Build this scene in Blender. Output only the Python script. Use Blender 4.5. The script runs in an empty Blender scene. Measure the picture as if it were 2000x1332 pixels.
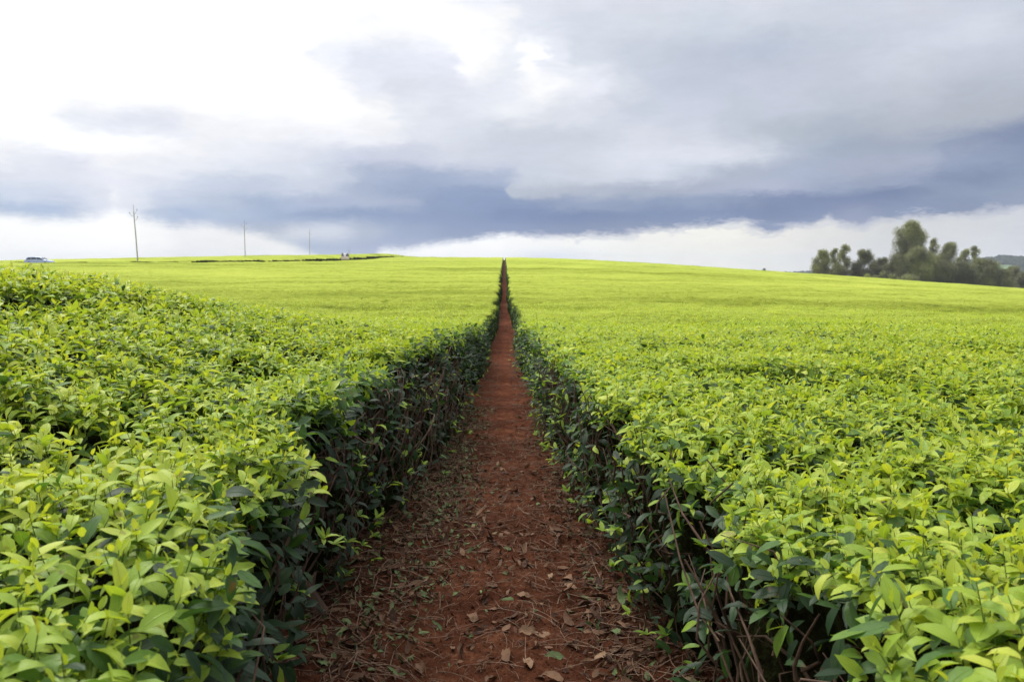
import bpy, math, random
import numpy as np
C = bpy.context.scene
COL = C.collection
R = math.radians
rng = np.random.default_rng(7)
random.seed(7)

# ---------------------------------------------------------------- camera
CAM = np.array((0.0, 0.0, 1.50))
PITCH = math.atan(141/1500); YAW = math.atan(15/1500)
cd = bpy.data.cameras.new('camera'); cam = bpy.data.objects.new('camera', cd); COL.objects.link(cam)
cam.location = CAM; cam.rotation_euler = (R(90)-PITCH, 0, -YAW)
cd.sensor_width = 36; cd.lens = 27; cd.clip_start = 0.05; cd.clip_end = 9000
cd.dof.use_dof = True; cd.dof.focus_distance = 3.6; cd.dof.aperture_fstop = 7.1
C.camera = cam

def ray(x, y):
    """direction of a photograph pixel as (azimuth, elevation) in the world"""
    a, b, c = x-1000, 1500, 666-y
    Y = b*math.cos(PITCH)+c*math.sin(PITCH); Z = -b*math.sin(PITCH)+c*math.cos(PITCH)
    X = a*math.cos(YAW)+Y*math.sin(YAW); Y2 = Y*math.cos(YAW)-a*math.sin(YAW)
    return math.atan2(X, Y2), math.atan2(Z, math.hypot(X, Y2))

def at(x, Y):
    az, _ = ray(x, 505)
    return Y*math.tan(az)

# ---------------------------------------------------------------- exposure
C.view_settings.view_transform = 'Standard'; C.view_settings.look = 'None'
C.view_settings.exposure = 0.0; C.view_settings.gamma = 1.0
C.view_settings.use_curve_mapping = False
C.cycles.max_bounces = 8; C.cycles.transmission_bounces = 4; C.cycles.diffuse_bounces = 4
C.cycles.glossy_bounces = 2; C.cycles.transparent_max_bounces = 4; C.cycles.volume_bounces = 0
C.cycles.use_denoising = True

# ---------------------------------------------------------------- node helper
class NT:
    def __init__(s, tree): s.t = tree; s.n = tree.nodes; s.l = tree.links; s.n.clear()
    def new(s, typ, **kw):
        n = s.n.new(typ)
        for k, v in kw.items():
            if k.startswith('i_'):
                key = k[2:]; key = int(key) if key.isdigit() else key.replace('_', ' ')
                s.put(n, key, v)
            else: setattr(n, k, v)
        return n
    def put(s, n, key, v):
        if isinstance(v, bpy.types.NodeSocket): s.l.new(v, n.inputs[key])
        else: n.inputs[key].default_value = v
    def m(s, op, a, b=None, c=None, clamp=False):
        n = s.n.new('ShaderNodeMath'); n.operation = op; n.use_clamp = clamp
        for i, v in enumerate((a, b, c)):
            if v is not None: s.put(n, i, v)
        return n.outputs[0]
    def mix(s, f, a, b, blend='MIX'):
        n = s.n.new('ShaderNodeMix'); n.data_type = 'RGBA'; n.blend_type = blend
        s.put(n, 0, f); s.put(n, 6, a); s.put(n, 7, b); return n.outputs[2]
    def sm(s, v, lo, hi, a=0.0, b=1.0):
        n = s.n.new('ShaderNodeMapRange'); n.interpolation_type = 'SMOOTHSTEP'
        s.put(n, 0, v); n.inputs[1].default_value = lo; n.inputs[2].default_value = hi
        n.inputs[3].default_value = a; n.inputs[4].default_value = b; return n.outputs[0]
    def ramp(s, f, stops, interp='LINEAR'):
        n = s.n.new('ShaderNodeValToRGB'); cr = n.color_ramp; cr.interpolation = interp
        while len(cr.elements) > 1: cr.elements.remove(cr.elements[-1])
        for i, (p, c) in enumerate(stops):
            e = cr.elements[0] if i == 0 else cr.elements.new(p)
            e.position = p; e.color = (*c[:3], 1)
        s.put(n, 0, f); return n.outputs[0]
    def noise(s, vec, scale, detail=4, rough=.55, dist=0.0):
        n = s.n.new('ShaderNodeTexNoise'); s.put(n, 'Vector', vec)
        n.inputs['Scale'].default_value = scale; n.inputs['Detail'].default_value = detail
        n.inputs['Roughness'].default_value = rough; n.inputs['Distortion'].default_value = dist
        return n

def lin(c):
    out = []
    for v in c:
        v = v/255.0
        out.append(v/12.92 if v <= .04045 else ((v+.055)/1.055)**2.4)
    return out
def skyc(c):
    if isinstance(c, int): c = (c, c, c)
    l = lin(c); mn = min(c)
    k = 1.0 + max(0, (mn-246)/9.0)*0.11
    return tuple(v*k for v in l)

# ---------------------------------------------------------------- world
SUN_AZ, SUN_EL = R(-38), R(50)
w = bpy.data.worlds.new('World'); C.world = w; w.use_nodes = True
T = NT(w.node_tree)
tc = T.new('ShaderNodeTexCoord'); sep = T.new('ShaderNodeSeparateXYZ', i_0=tc.outputs['Generated'])
az = T.m('ARCTAN2', sep.outputs[0], sep.outputs[1]); el = T.m('ARCSINE', sep.outputs[2])
dv = T.new('ShaderNodeCombineXYZ', i_0=az, i_1=T.m('MULTIPLY', el, 2.6), i_2=0.0).outputs[0]
n1 = T.noise(dv, 5.0, 6, .6, .3); n2 = T.noise(dv, 18, 9, .68, .5)
s1 = T.new('ShaderNodeSeparateColor', i_0=n1.outputs['Color']); s2 = T.new('ShaderNodeSeparateColor', i_0=n2.outputs['Color'])
def wob(a, b, ka, kb): return T.m('ADD', T.m('MULTIPLY', T.m('SUBTRACT', a, .5), ka), T.m('MULTIPLY', T.m('SUBTRACT', b, .5), kb))
# the warp fades towards the horizon so that the cloud base keeps its level
wf = T.sm(el, 0.0, .12, .35, 1.0)
azw = T.m('ADD', az, T.m('MULTIPLY', wob(s1.outputs[0], s2.outputs[0], .11, .075), wf))
elw = T.m('ADD', el, T.m('MULTIPLY', wob(s1.outputs[1], s2.outputs[1], .034, .030), wf))
A0, A1 = ray(-40, 505)[0], ray(2040, 505)[0]
fx = T.m('DIVIDE', T.m('SUBTRACT', azw, A0), A1-A0, clamp=True)
fx0 = T.m('DIVIDE', T.m('SUBTRACT', T.m('ADD', az, wob(s2.outputs[0], s1.outputs[0], .012, .012)), A0), A1-A0, clamp=True)
W = 255
rows = [
 (0,  [(0,W),(500,W),(700,W),(860,253),(930,(244,246,254)),(1000,(228,231,241)),(1125,(226,229,240)),(1250,(224,226,238)),(1375,(220,224,235)),(1500,(222,225,236)),(1625,(206,213,226)),(1750,(207,213,226)),(1875,(206,211,226)),(2000,(194,200,216))]),
 (55, [(0,W),(600,W),(750,252),(880,W),(980,250),(1030,(232,236,246)),(1125,(216,222,233)),(1250,(218,223,233)),(1375,(208,216,228)),(1500,(214,219,230)),(1625,(208,214,226)),(1750,(212,216,228)),(1875,(206,211,225)),(2000,(196,203,217))]),
 (115,[(0,W),(500,W),(610,252),(660,(243,246,254)),(710,(230,234,246)),(760,(230,234,246)),(875,(235,238,250)),(920,W),(960,252),(1000,(243,246,253)),(1035,W),(1070,(236,239,249)),(1125,(217,223,233)),(1250,(205,211,225)),(1375,(195,202,217)),(1500,(188,197,213)),(1625,(201,207,220)),(1750,(209,214,227)),(1875,(215,221,232)),(2000,(205,211,224))]),
 (168,[(0,W),(600,W),(660,(252,252,254)),(720,(238,241,251)),(790,(224,227,238)),(880,(226,229,240)),(950,(238,241,250)),(1000,(238,241,250)),(1060,252),(1150,(240,242,251)),(1200,(218,223,233)),(1270,(200,206,221)),(1375,(196,203,219)),(1500,(200,205,220)),(1625,(199,204,218)),(1750,(208,212,225)),(1875,(202,206,220)),(2000,(196,201,215))]),
 (220,[(0,W),(125,253),(375,254),(650,W),(750,250),(800,(236,240,248)),(875,(226,230,240)),(940,(232,236,245)),(1000,(240,242,248)),(1125,(222,226,236)),(1250,(204,210,224)),(1375,(206,210,226)),(1440,(196,203,216)),(1500,(198,203,218)),(1625,(192,198,211)),(1750,(196,200,213)),(1875,(186,192,205)),(2000,(188,194,207))]),
 (268,[(0,W),(110,253),(180,(238,241,249)),(250,(233,236,246)),(320,(231,234,245)),(375,(246,247,252)),(500,(247,248,252)),(625,(245,246,252)),(750,(244,245,251)),(820,(226,230,240)),(1000,(206,212,224)),(1125,(207,213,225)),(1250,(217,221,232)),(1375,(213,218,230)),(1440,(200,206,219)),(1500,(184,192,205)),(1625,(172,181,196)),(1750,(180,186,199)),(1875,(177,183,195)),(2000,(178,184,196))]),
 (308,[(0,252),(120,254),(250,W),(375,(246,247,252)),(500,(240,242,250)),(600,(224,228,240)),(700,(205,210,227)),(800,(206,210,227)),(900,(214,218,231)),(1000,(208,212,226)),(1125,(212,217,229)),(1250,(222,226,238)),(1375,(226,230,242)),(1470,(215,220,232)),(1560,(176,186,204)),(1650,(158,170,190)),(1750,(160,170,190)),(1840,(140,152,179)),(2000,(120,134,168))]),
 (345,[(0,(246,247,252)),(70,(234,237,246)),(170,(226,229,242)),(260,(246,247,252)),(375,(240,242,250)),(450,(226,231,242)),(560,(222,227,240)),(640,(200,208,225)),(720,(168,180,206)),(850,(158,172,201)),(980,(170,182,208)),(1040,(204,210,224)),(1125,(208,213,226)),(1250,(214,219,232)),(1340,(196,204,219)),(1450,(170,180,198)),(1560,(168,178,202)),(1700,(166,174,196)),(1800,(166,174,196)),(1880,(140,153,182)),(2000,(130,145,177))]),
 (375,[(0,(226,230,243)),(125,(226,230,243)),(220,(234,236,246)),(330,(226,230,243)),(430,(200,210,229)),(500,(194,204,224)),(600,(206,213,229)),(700,(165,178,205)),(800,(145,161,194)),(900,(134,153,190)),(998,(134,153,190)),(1006,(181,190,206)),(1125,(177,185,202)),(1250,(163,173,194)),(1375,(171,179,201)),(1500,(173,180,204)),(1625,(147,159,187)),(1700,(145,157,185)),(1780,(145,157,187)),(1875,(120,135,169)),(2000,(128,144,174))]),
 (400,[(0,(208,218,236)),(125,(215,222,239)),(200,(225,229,242)),(225,(240,242,249)),(250,(228,232,243)),(340,(200,211,232)),(440,(183,195,218)),(520,(158,175,205)),(620,(169,182,211)),(700,(169,181,207)),(800,(163,175,202)),(850,(129,148,187)),(1000,(124,143,182)),(1125,(140,155,188)),(1250,(127,144,179)),(1375,(134,150,183)),(1500,(113,130,170)),(1620,(108,125,165)),(1740,(106,123,163)),(1850,(127,143,174)),(2000,(135,150,179))]),
 (424,[(0,(172,190,220)),(100,(172,190,220)),(190,(215,222,238)),(260,(222,228,242)),(310,(181,196,222)),(375,(166,184,216)),(450,(172,188,215)),(560,(149,168,202)),(660,(132,153,191)),(760,(130,151,191)),(875,(124,144,184)),(1000,(107,129,174)),(1125,(100,123,168)),(1250,(105,127,169)),(1375,(111,130,172)),(1500,(103,123,166)),(1580,(111,129,170)),(1660,(132,143,177)),(1760,(119,136,173)),(1875,(122,137,171)),(2000,(136,149,179))]),
 (452,[(0,(169,185,214)),(375,(167,183,212)),(480,(154,171,203)),(530,(171,183,206)),(580,(208,214,227)),(660,(206,213,228)),(720,(169,181,205)),(800,(138,156,193)),(900,(121,141,183)),(1000,(119,138,180)),(1125,(115,132,173)),(1250,(119,135,173)),(1500,(121,138,178)),(1640,(141,152,184)),(1750,(136,149,182)),(2000,(141,154,180))]),
 (486,[(0,(200,210,230)),(560,(185,198,217)),(610,(153,172,204)),(730,(143,160,198)),(900,(136,154,192)),(2000,(147,160,189))]),
]
def row_ramp(stops, f):
    return T.ramp(f, [((ray(x, 505)[0]-A0)/(A1-A0), skyc(c)) for x, c in stops], 'EASE')
prev = None
rows = rows[::-1]
for y, st in rows:
    c = row_ramp(st, fx); e = ray(1000, y)[1]
    if prev is None: acc = c
    else: acc = T.mix(T.sm(elw, prev, e), acc, c)
    prev = e
# the bright overcast above the frame: whitest over the left
hi = T.sm(el, .34, .75)
up = T.ramp(T.m('DIVIDE', T.m('ADD', az, math.pi), 2*math.pi), [(0, (.9,.93,1)), (.22, (2.2,2.2,2.2)), (.40, (3.6,3.55,3.4)), (.5, (2.6,2.6,2.55)), (.62, (1.1,1.12,1.18)), (1, (.9,.93,1))], 'EASE')
up = T.mix(T.sm(el, .8, 1.35), up, (2.9, 2.88, 2.82, 1))
acc = T.mix(hi, acc, up)
# bright strip under the cloud base
strip = row_ramp([(0,253),(250,W),(300,251),(375,(246,246,249)),(500,(246,246,247)),(600,(251,250,247)),(760,W),(960,W),(1010,252),(1125,(252,252,249)),(1250,(252,251,245)),(1400,(252,250,241)),(1500,(243,241,234)),(1600,(228,227,224)),(1750,(213,214,215)),(1875,(215,217,221)),(2000,(207,210,218))], fx0)
blue = T.m('MULTIPLY', T.sm(T.m('ABSOLUTE', T.m('SUBTRACT', az, ray(1075, 505)[0])), 0.0, .075, 1, 0), T.sm(el, ray(1000, 505)[1], ray(1000, 478)[1], 1, 0))
strip = T.mix(T.m('MULTIPLY', blue, .8), strip, (*skyc((226,234,252)), 1))
bd = [(0,433),(70,438),(150,438),(190,434),(210,426),(228,418),(246,424),(262,432),(300,437),(345,446),(400,440),(440,446),(485,451),(540,468),(600,490),(640,512),(728,512),(737,489),(755,484),(790,486),(820,476),(870,470),(930,463),(985,452),(1040,457),(1150,455),(1215,457),(1260,449),(1400,437),(1452,434),(1500,456),(1580,439)]
bd2 = [(1500,456),(1535,446),(1585,438),(1615,428),(1640,440),(1680,449),(1715,436),(1780,431),(1900,430),(1960,425),(2000,418)]
e0, e1 = ray(1000, 520)[1], ray(1000, 390)[1]
def bramp(pts): return T.ramp(fx0, [((ray(x, 505)[0]-A0)/(A1-A0), [(ray(1000, y)[1]-e0)/(e1-e0)]*3) for x, y in pts], 'LINEAR')
xm = (ray(1530, 505)[0]-A0)/(A1-A0)
bb = T.mix(T.m('GREATER_THAN', fx0, xm), bramp(bd), bramp(bd2))
bb = T.m('ADD', T.m('MULTIPLY', T.new('ShaderNodeSeparateColor', i_0=bb).outputs[0], e1-e0), e0)
n3 = T.noise(dv, 38, 5, .62)
n4 = T.noise(dv, 9, 3, .5)
dd = T.m('ADD', T.m('SUBTRACT', el, bb), .0045)
dd = T.m('ADD', dd, T.m('ADD', T.m('MULTIPLY', T.m('SUBTRACT', n3.outputs[0], .5), .012), T.m('ADD', T.m('MULTIPLY', T.m('SUBTRACT', n4.outputs[0], .5), .006), T.m('MULTIPLY', T.m('SUBTRACT', T.noise(dv, 120, 4, .6).outputs[0], .5), .007))))
soft = T.sm(az, -.25, .1, 1, 0)
edge_w = T.m('ADD', .0065, T.m('MULTIPLY', soft, .006))
acc = T.mix(T.sm(T.m('DIVIDE', dd, edge_w), -.6, 1.0), strip, acc)
# torn grey wisps hanging along the cloud base
fn = T.noise(dv, 22, 7, .65, .6).outputs[0]
fr = T.sm(T.m('ABSOLUTE', T.m('ADD', dd, T.m('MULTIPLY', T.m('SUBTRACT', fn, .52), .05))), .0, .008, 1, 0)
fr = T.m('MULTIPLY', fr, T.m('MULTIPLY', T.sm(T.m('ABSOLUTE', dd), .004, .020, .5, 0), T.sm(az, -.08, .12)))
acc = T.mix(fr, acc, (*skyc((200, 204, 217)), 1))
# faint wisps and mottling all over
det = T.m('ADD', 1.0, T.m('MULTIPLY', T.m('SUBTRACT', T.noise(dv, 9, 10, .66, .5).outputs[0], .49), .24))
det = T.m('ADD', det, T.m('MULTIPLY', T.m('SUBTRACT', T.noise(dv, 30, 8, .7, 1.2).outputs[0], .5), .12))
acc = T.mix(1.0, acc, T.new('ShaderNodeCombineColor', i_0=det, i_1=det, i_2=det).outputs[0], 'MULTIPLY')
acc = T.mix(T.sm(el, -.03, -.005, 1, 0), acc, (.25, .30, .22, 1))
sky = T.new('ShaderNodeTexSky', sky_type='NISHITA', sun_disc=False, sun_elevation=SUN_EL, sun_rotation=SUN_AZ)
b1 = T.new('ShaderNodeBackground', i_0=sky.outputs[0], i_1=0.10)
b2 = T.new('ShaderNodeBackground', i_0=acc, i_1=1.0)
ms = T.new('ShaderNodeMixShader', i_0=0.96); T.l.new(b1.outputs[0], ms.inputs[1]); T.l.new(b2.outputs[0], ms.inputs[2])
wo = T.new('ShaderNodeOutputWorld'); T.l.new(ms.outputs[0], wo.inputs[0])
w.cycles.sampling_method = 'MANUAL'; w.cycles.sample_map_resolution = 1024

sd = bpy.data.lights.new('sun', 'SUN'); sd.energy = 2.2; sd.angle = R(14); sd.color = (1, .96, .88)
sun = bpy.data.objects.new('sun', sd); COL.objects.link(sun)
sun.rotation_euler = (R(90)-SUN_EL, 0, math.pi-SUN_AZ)   # shines from azimuth SUN_AZ (left, ahead)

# ---------------------------------------------------------------- numeric helpers
def hsh(i, j, k=0):
    v = np.sin(i*127.1+j*311.7+k*74.7)*43758.5453
    return v-np.floor(v)
def vnoise(x, y, seed=0):
    x = np.asarray(x, float); y = np.asarray(y, float)
    i = np.floor(x); j = np.floor(y); fx_ = x-i; fy_ = y-j
    u = fx_*fx_*(3-2*fx_); v = fy_*fy_*(3-2*fy_)
    a = hsh(i, j, seed); b = hsh(i+1, j, seed); c = hsh(i, j+1, seed); d = hsh(i+1, j+1, seed)
    return (a*(1-u)+b*u)*(1-v)+(c*(1-u)+d*u)*v
def fbm(x, y, o=4, seed=0):
    s = 0; a = .5; t = 0
    for k in range(o):
        s = s+a*vnoise(x*2**k+k*17.3, y*2**k-k*9.1, seed+k); t += a; a *= .5
    return s/t
def sstep(x, a, b):
    t = np.clip((x-a)/(b-a), 0, 1); return t*t*(3-2*t)
def curve(x, pts):
    px = np.array([p[0] for p in pts], float); py = np.array([p[1] for p in pts], float)
    d = np.diff(py)/np.diff(px); m = np.zeros(len(px))
    m[1:-1] = np.where(d[:-1]*d[1:] > 0, 2*d[:-1]*d[1:]/(d[:-1]+d[1:]+1e-12), 0); m[0] = d[0]; m[-1] = d[-1]
    x = np.clip(np.asarray(x, float), px[0], px[-1]); i = np.clip(np.searchsorted(px, x)-1, 0, len(px)-2)
    h = px[i+1]-px[i]; t = (x-px[i])/h
    return ((2*t**3-3*t**2+1)*py[i]+(t**3-2*t**2+t)*h*m[i]+(-2*t**3+3*t**2)*py[i+1]+(t**3-t**2)*h*m[i+1])

ZC = [(-60, .2), (0, .02), (4, 0), (8, -.1), (13, -.32), (20, -.55), (30, -.62), (40, -.5), (60, 0.05), (100, .95), (150, 2.1), (200, 3.3), (250, 4.2), (280, 4.1), (320, 2.8), (400, -2), (600, -16), (1000, -38), (1600, -55), (4200, -60)]
ZL = [(-60, .2), (0, .05), (10, -.25), (25, -.6), (45, -.45), (60, -.05), (90, .85), (117, 1.6), (146, 2.3), (220, 4.05), (312, 6.15), (345, 6.3), (450, 2), (700, -18), (1000, -38), (1600, -55), (4200, -60)]
ROAD = np.array([(-170, 104), (-120, 108), (-71, 113.5), (-52, 120), (-42, 132), (-35.5, 150), (-33, 165), (-33.5, 185), (-35, 210), (-36, 235), (-36, 262), (-34, 300)], float)
def road_x(Y): return np.interp(Y, ROAD[:, 1], ROAD[:, 0])
def road_d(X, Y):
    best = np.full(np.shape(X), 1e9)
    for a, b in zip(ROAD[:-1], ROAD[1:]):
        ab = b-a; t = np.clip(((X-a[0])*ab[0]+(Y-a[1])*ab[1])/(ab@ab), 0, 1)
        best = np.minimum(best, np.hypot(X-a[0]-t*ab[0], Y-a[1]-t*ab[1]))
    return best
def ground(X, Y):
    X = np.asarray(X, float); Y = np.asarray(Y, float)
    zc = curve(Y, ZC); zl = curve(Y, ZL)
    k = sstep(-X, 6, 62)
    z = zc*(1-k)+zl*k
    far = np.maximum(0, -X-90); z = z-np.minimum(.02*far, 3)*np.exp(-np.maximum(0, Y-400)/300)
    xr = np.maximum(X, 0)
    drop = .072*(np.sqrt(xr**2+900)-30)*sstep(Y, -5, 40)
    z = z-np.minimum(drop, 26)*(1-sstep(Y, 500, 1200))
    z = z+.57*sstep(-X, .9, 3.8)*(1-sstep(Y, 4.5, 13))*sstep(Y, -6, 0)
    z = z+.04*np.sin(-X*.9)*sstep(np.abs(X), 1, 3)
    step = (X < road_x(Y))*(Y > 104)*sstep(road_d(X, Y), 1.5, 7)*(sstep(X, -60, -44)*.95-.22)*(1-sstep(Y, 300, 340))
    z = z+step
    z = z+(fbm(X/14+3, Y/18, 3, 5)-.5)*.35*sstep(np.abs(X), 1.5, 25)*sstep(Y, 5, 30)
    return z
EL = [(-5, .54), (0, .54), (1.6, .57), (2.3, .65), (3.5, .77), (5.5, .76), (7.5, .60), (12, .47), (20, .40), (30, .36), (60, .34), (400, .34)]
ER = [(-5, .60), (0, .60), (2, .66), (3.5, .58), (5.5, .48), (7.5, .42), (12, .38), (20, .39), (30, .36), (60, .34), (400, .34)]
def edge_mid(Y, sg):
    return np.where(np.asarray(sg) < 0, curve(Y, EL), curve(Y, ER))
def edge(sg, Y):
    """half gap between the hedges, with one bulge per bush"""
    Y = np.asarray(Y, float)
    b = edge_mid(Y, sg)
    ph = (Y-.6+(.37 if sg > 0 else 0))/1.15
    sc = np.abs(np.sin(math.pi*ph))**.6
    amp = .07*(1-sstep(Y, 60, 120))+.02
    b = b + amp*(1-sc)*1.5-amp*.35 - (vnoise(ph//1+.5, np.zeros_like(Y)+sg, 3)-.5)*.28*sstep(Y, 6, 14)*(1-sstep(Y, 70, 130))
    return b + (fbm(Y*3.1, Y*0+sg*5, 3, 9)-.5)*.13*(1-sstep(Y, 40, 90)) 
def cells(X, Y):
    """distance to the border between neighbouring bushes and a random number per bush"""
    u = X/1.25; v = (Y-.6)/1.15+.25*np.sin(X*.35)
    i0 = np.floor(u); j0 = np.floor(v)
    f1 = np.full(np.shape(X), 9.); f2 = f1.copy(); cid = np.zeros(np.shape(X))
    for di in (-1, 0, 1):
        for dj in (-1, 0, 1):
            i = i0+di; j = j0+dj
            d = np.hypot(u-i-.5-(hsh(i, j, 1)-.5)*.45, v-j-.5-(hsh(i, j, 2)-.5)*.3)
            sw = d < f1; f2 = np.where(sw, f1, np.minimum(f2, d)); cid = np.where(sw, hsh(i, j, 4), cid); f1 = np.where(sw, d, f1)
    return f2-f1, cid
def lanes(X, Y):
    """long broken lanes between plucking rows, running across the slope"""
    q = Y-.10*X+2.2*np.sin(X/31.)+1.2*np.sin(X/11.+1); out = 0
    for per, off, th in ((13.7, 3.1, .47), (8.9, 6.0, .52), (5.1, 1.0, .58)):
        d = np.abs((q+off) % per-per/2); k = np.floor((q+off)/per)
        msk = sstep(fbm(X/9+k*7.7, k*3.3+X*0, 2, 40), th-.05, th+.03)
        out = np.maximum(out, msk*np.exp(-(d/(.16+.0030*Y))**2))
    return out*sstep(Y, 9, 18)
def canopy(sg, X, Y):
    """height of the plucked table above sea level"""
    g = ground(X, Y)
    h = .86+(.10 if sg < 0 else 0)*(1-sstep(Y, 6, 20))
    bd_, cid = cells(X, Y)
    nearw = 1-sstep(Y, 25, 60)
    h = h-(.06*nearw+.03)*np.exp(-(bd_/.13)**2)*sstep(vnoise(X*.7, Y*.7, 31), .25, .7)+(cid-.5)*(.07*nearw+.02)
    h = h+(fbm(X*1.6, Y*1.6, 3, 12)-.5)*.10
    if sg < 0: h = h-.19*np.exp(-((Y-2.45-.05*np.sin(X*5))/.12)**2)*(X > -3.2)
    s = np.abs(X)-edge(sg, Y)
    h = h-.07*(1-np.clip(s/.13, 0, 1))**2
    h = h-.34*lanes(X, Y)
    return g+h

# ---------------------------------------------------------------- mesh builders
class Bag:
    """quads with a uv, a tone per vertex and a material slot per face"""
    def __init__(s): s.v = []; s.f = []; s.uv = []; s.t = []; s.m = []; s.n = 0
    def add(s, v, f, uv=None, tone=None, mat=0):
        v = np.asarray(v, np.float32).reshape(-1, 3); f = np.asarray(f, np.int64).reshape(-1, 4)
        s.v.append(v); s.f.append(f+s.n)
        s.uv.append(np.zeros((len(v), 2), np.float32) if uv is None else np.asarray(uv, np.float32).reshape(-1, 2))
        t = .5 if tone is None else tone
        s.t.append(np.full(len(v), t, np.float32) if np.isscalar(t) else np.asarray(t, np.float32).ravel())
        s.m.append(np.full(len(f), mat, np.int32)); s.n += len(v)
    def build(s, name, mats, parent=None, smooth=True):
        if not s.v: return None
        v = np.concatenate(s.v); f = np.concatenate(s.f); uv = np.concatenate(s.uv); t = np.concatenate(s.t); mi = np.concatenate(s.m)
        me = bpy.data.meshes.new(name)
        me.vertices.add(len(v)); me.vertices.foreach_set('co', v.ravel())
        me.loops.add(f.size); me.loops.foreach_set('vertex_index', f.ravel().astype(np.int32))
        me.polygons.add(len(f)); me.polygons.foreach_set('loop_start', (np.arange(len(f))*4).astype(np.int32))
        me.polygons.foreach_set('material_index', mi)
        me.polygons.foreach_set('use_smooth', np.full(len(f), smooth, bool))
        ul = me.uv_layers.new(name='UVMap'); ul.data.foreach_set('uv', uv[f.ravel()].ravel())
        a = me.attributes.new('tone', 'FLOAT', 'POINT'); a.data.foreach_set('value', t)
        me.update(calc_edges=True)
        for m in mats: me.materials.append(m)
        o = bpy.data.objects.new(name, me); COL.objects.link(o)
        if parent: o.parent = parent
        return o

def nrm(a): return a/np.maximum(np.linalg.norm(a, axis=-1, keepdims=True), 1e-9)
def leaf_arrays(P, D, N, L, Wd, bend, fold, tone, nl, curl=None):
    """N leaves: base point P, growth direction D, upper side N, bending over its length, folded along its midrib"""
    n = len(P); D = nrm(D); N = nrm(N-(N*D).sum(1, keepdims=True)*D); S = np.cross(D, N)
    ts = np.linspace(0, 1, nl+1)
    c = P.copy(); V = np.zeros((n, nl+1, 3, 3), np.float32)
    uv = np.zeros((n, nl+1, 3, 2), np.float32); off = hsh(np.arange(n), n*.37, 5)
    for i, t in enumerate(ts):
        th = (bend*t)[:, None]
        dr = D*np.cos(th)-N*np.sin(th); nn = N*np.cos(th)+D*np.sin(th)
        if i: c = c+(L/nl)[:, None]*dr
        wv = (max(0, math.sin(math.pi*min(1, .05+.95*t)**.88))**.72)*(1-.10*t) if t < 1 else 0.0
        wv = Wd*.5*wv*(1+.10*np.sin(17*t+off*40))
        fo = fold[:, None] if curl is None else (fold+curl*t)[:, None]
        sd_ = S*np.cos(fo)+nn*np.sin(fo); so = -S*np.cos(fo)+nn*np.sin(fo)
        V[:, i, 1] = c; V[:, i, 0] = c+sd_*wv[:, None]; V[:, i, 2] = c+so*wv[:, None]
        uv[:, i, :, 0] = t; uv[:, i, 0, 1] = 0; uv[:, i, 1, 1] = .5; uv[:, i, 2, 1] = 1
    k = (nl+1)*3; q = []
    for i in range(nl):
        for j in range(2):
            a = i*3+j; q.append((a, a+1, a+4, a+3))
    F = (np.arange(n)[:, None, None]*k+np.array(q)[None]).reshape(-1, 4)
    return V.reshape(-1, 3), F, uv.reshape(-1, 2), np.repeat(tone, k)

def tubes(P0, P1, r0, r1, sides=3, bow=None):
    """straight (or bowed) tapered stems, vectorised"""
    n = len(P0); ax = nrm(P1-P0); ref = np.where(np.abs(ax[:, 2:3]) > .9, np.array([[1., 0, 0]]), np.array([[0, 0, 1.]]))
    a = nrm(np.cross(ax, ref)); b = np.cross(ax, a)
    st = [(0, 0), (1, 1)] if bow is None else [(0, 0), (.35, .8), (.7, .75), (1, 0)]
    V = np.zeros((n, len(st), sides, 3))
    for i, (t, k) in enumerate(st):
        tt = i/(len(st)-1) if bow is None else t
        c = P0+(P1-P0)*tt
        if bow is not None: c = c+bow*k
        r = (r0+(r1-r0)*tt)
        for j in range(sides):
            an = 2*math.pi*j/sides
            V[:, i, j] = c+(a*math.cos(an)+b*math.sin(an))*r[:, None]
    k = len(st)*sides; q = []
    for i in range(len(st)-1):
        for j in range(sides):
            j2 = (j+1) % sides; q.append((i*sides+j, i*sides+j2, (i+1)*sides+j2, (i+1)*sides+j))
    F = (np.arange(n)[:, None, None]*k+np.array(q)[None]).reshape(-1, 4)
    return V.reshape(-1, 3), F

def path_tube(pts, radii, sides=7):
    pts = np.array(pts, float); V = []; F = []
    for i, p in enumerate(pts):
        d = nrm((pts[min(i+1, len(pts)-1)]-pts[max(i-1, 0)])[None])[0]
        ref = np.array((1., 0, 0)) if abs(d[2]) > .8 else np.array((0, 0, 1.))
        a = nrm(np.cross(d, ref)[None])[0]; b = np.cross(d, a)
        for j in range(sides):
            an = 2*math.pi*j/sides; V.append(p+(a*math.cos(an)+b*math.sin(an))*radii[i]*(1+.12*math.sin(3*an+i)))
    for i in range(len(pts)-1):
        for j in range(sides):
            j2 = (j+1) % sides; F.append((i*sides+j, i*sides+j2, (i+1)*sides+j2, (i+1)*sides+j))
    return np.array(V), np.array(F)

def tag(o, label=None, cat=None, group=None, kind=None):
    if label: o['label'] = label
    if cat: o['category'] = cat
    if group: o['group'] = group
    if kind: o['kind'] = kind
    return o
def empty(name, loc, rz=0):
    o = bpy.data.objects.new(name, None); COL.objects.link(o); o.location = loc; o.rotation_euler = (0, 0, rz); return o

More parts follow.
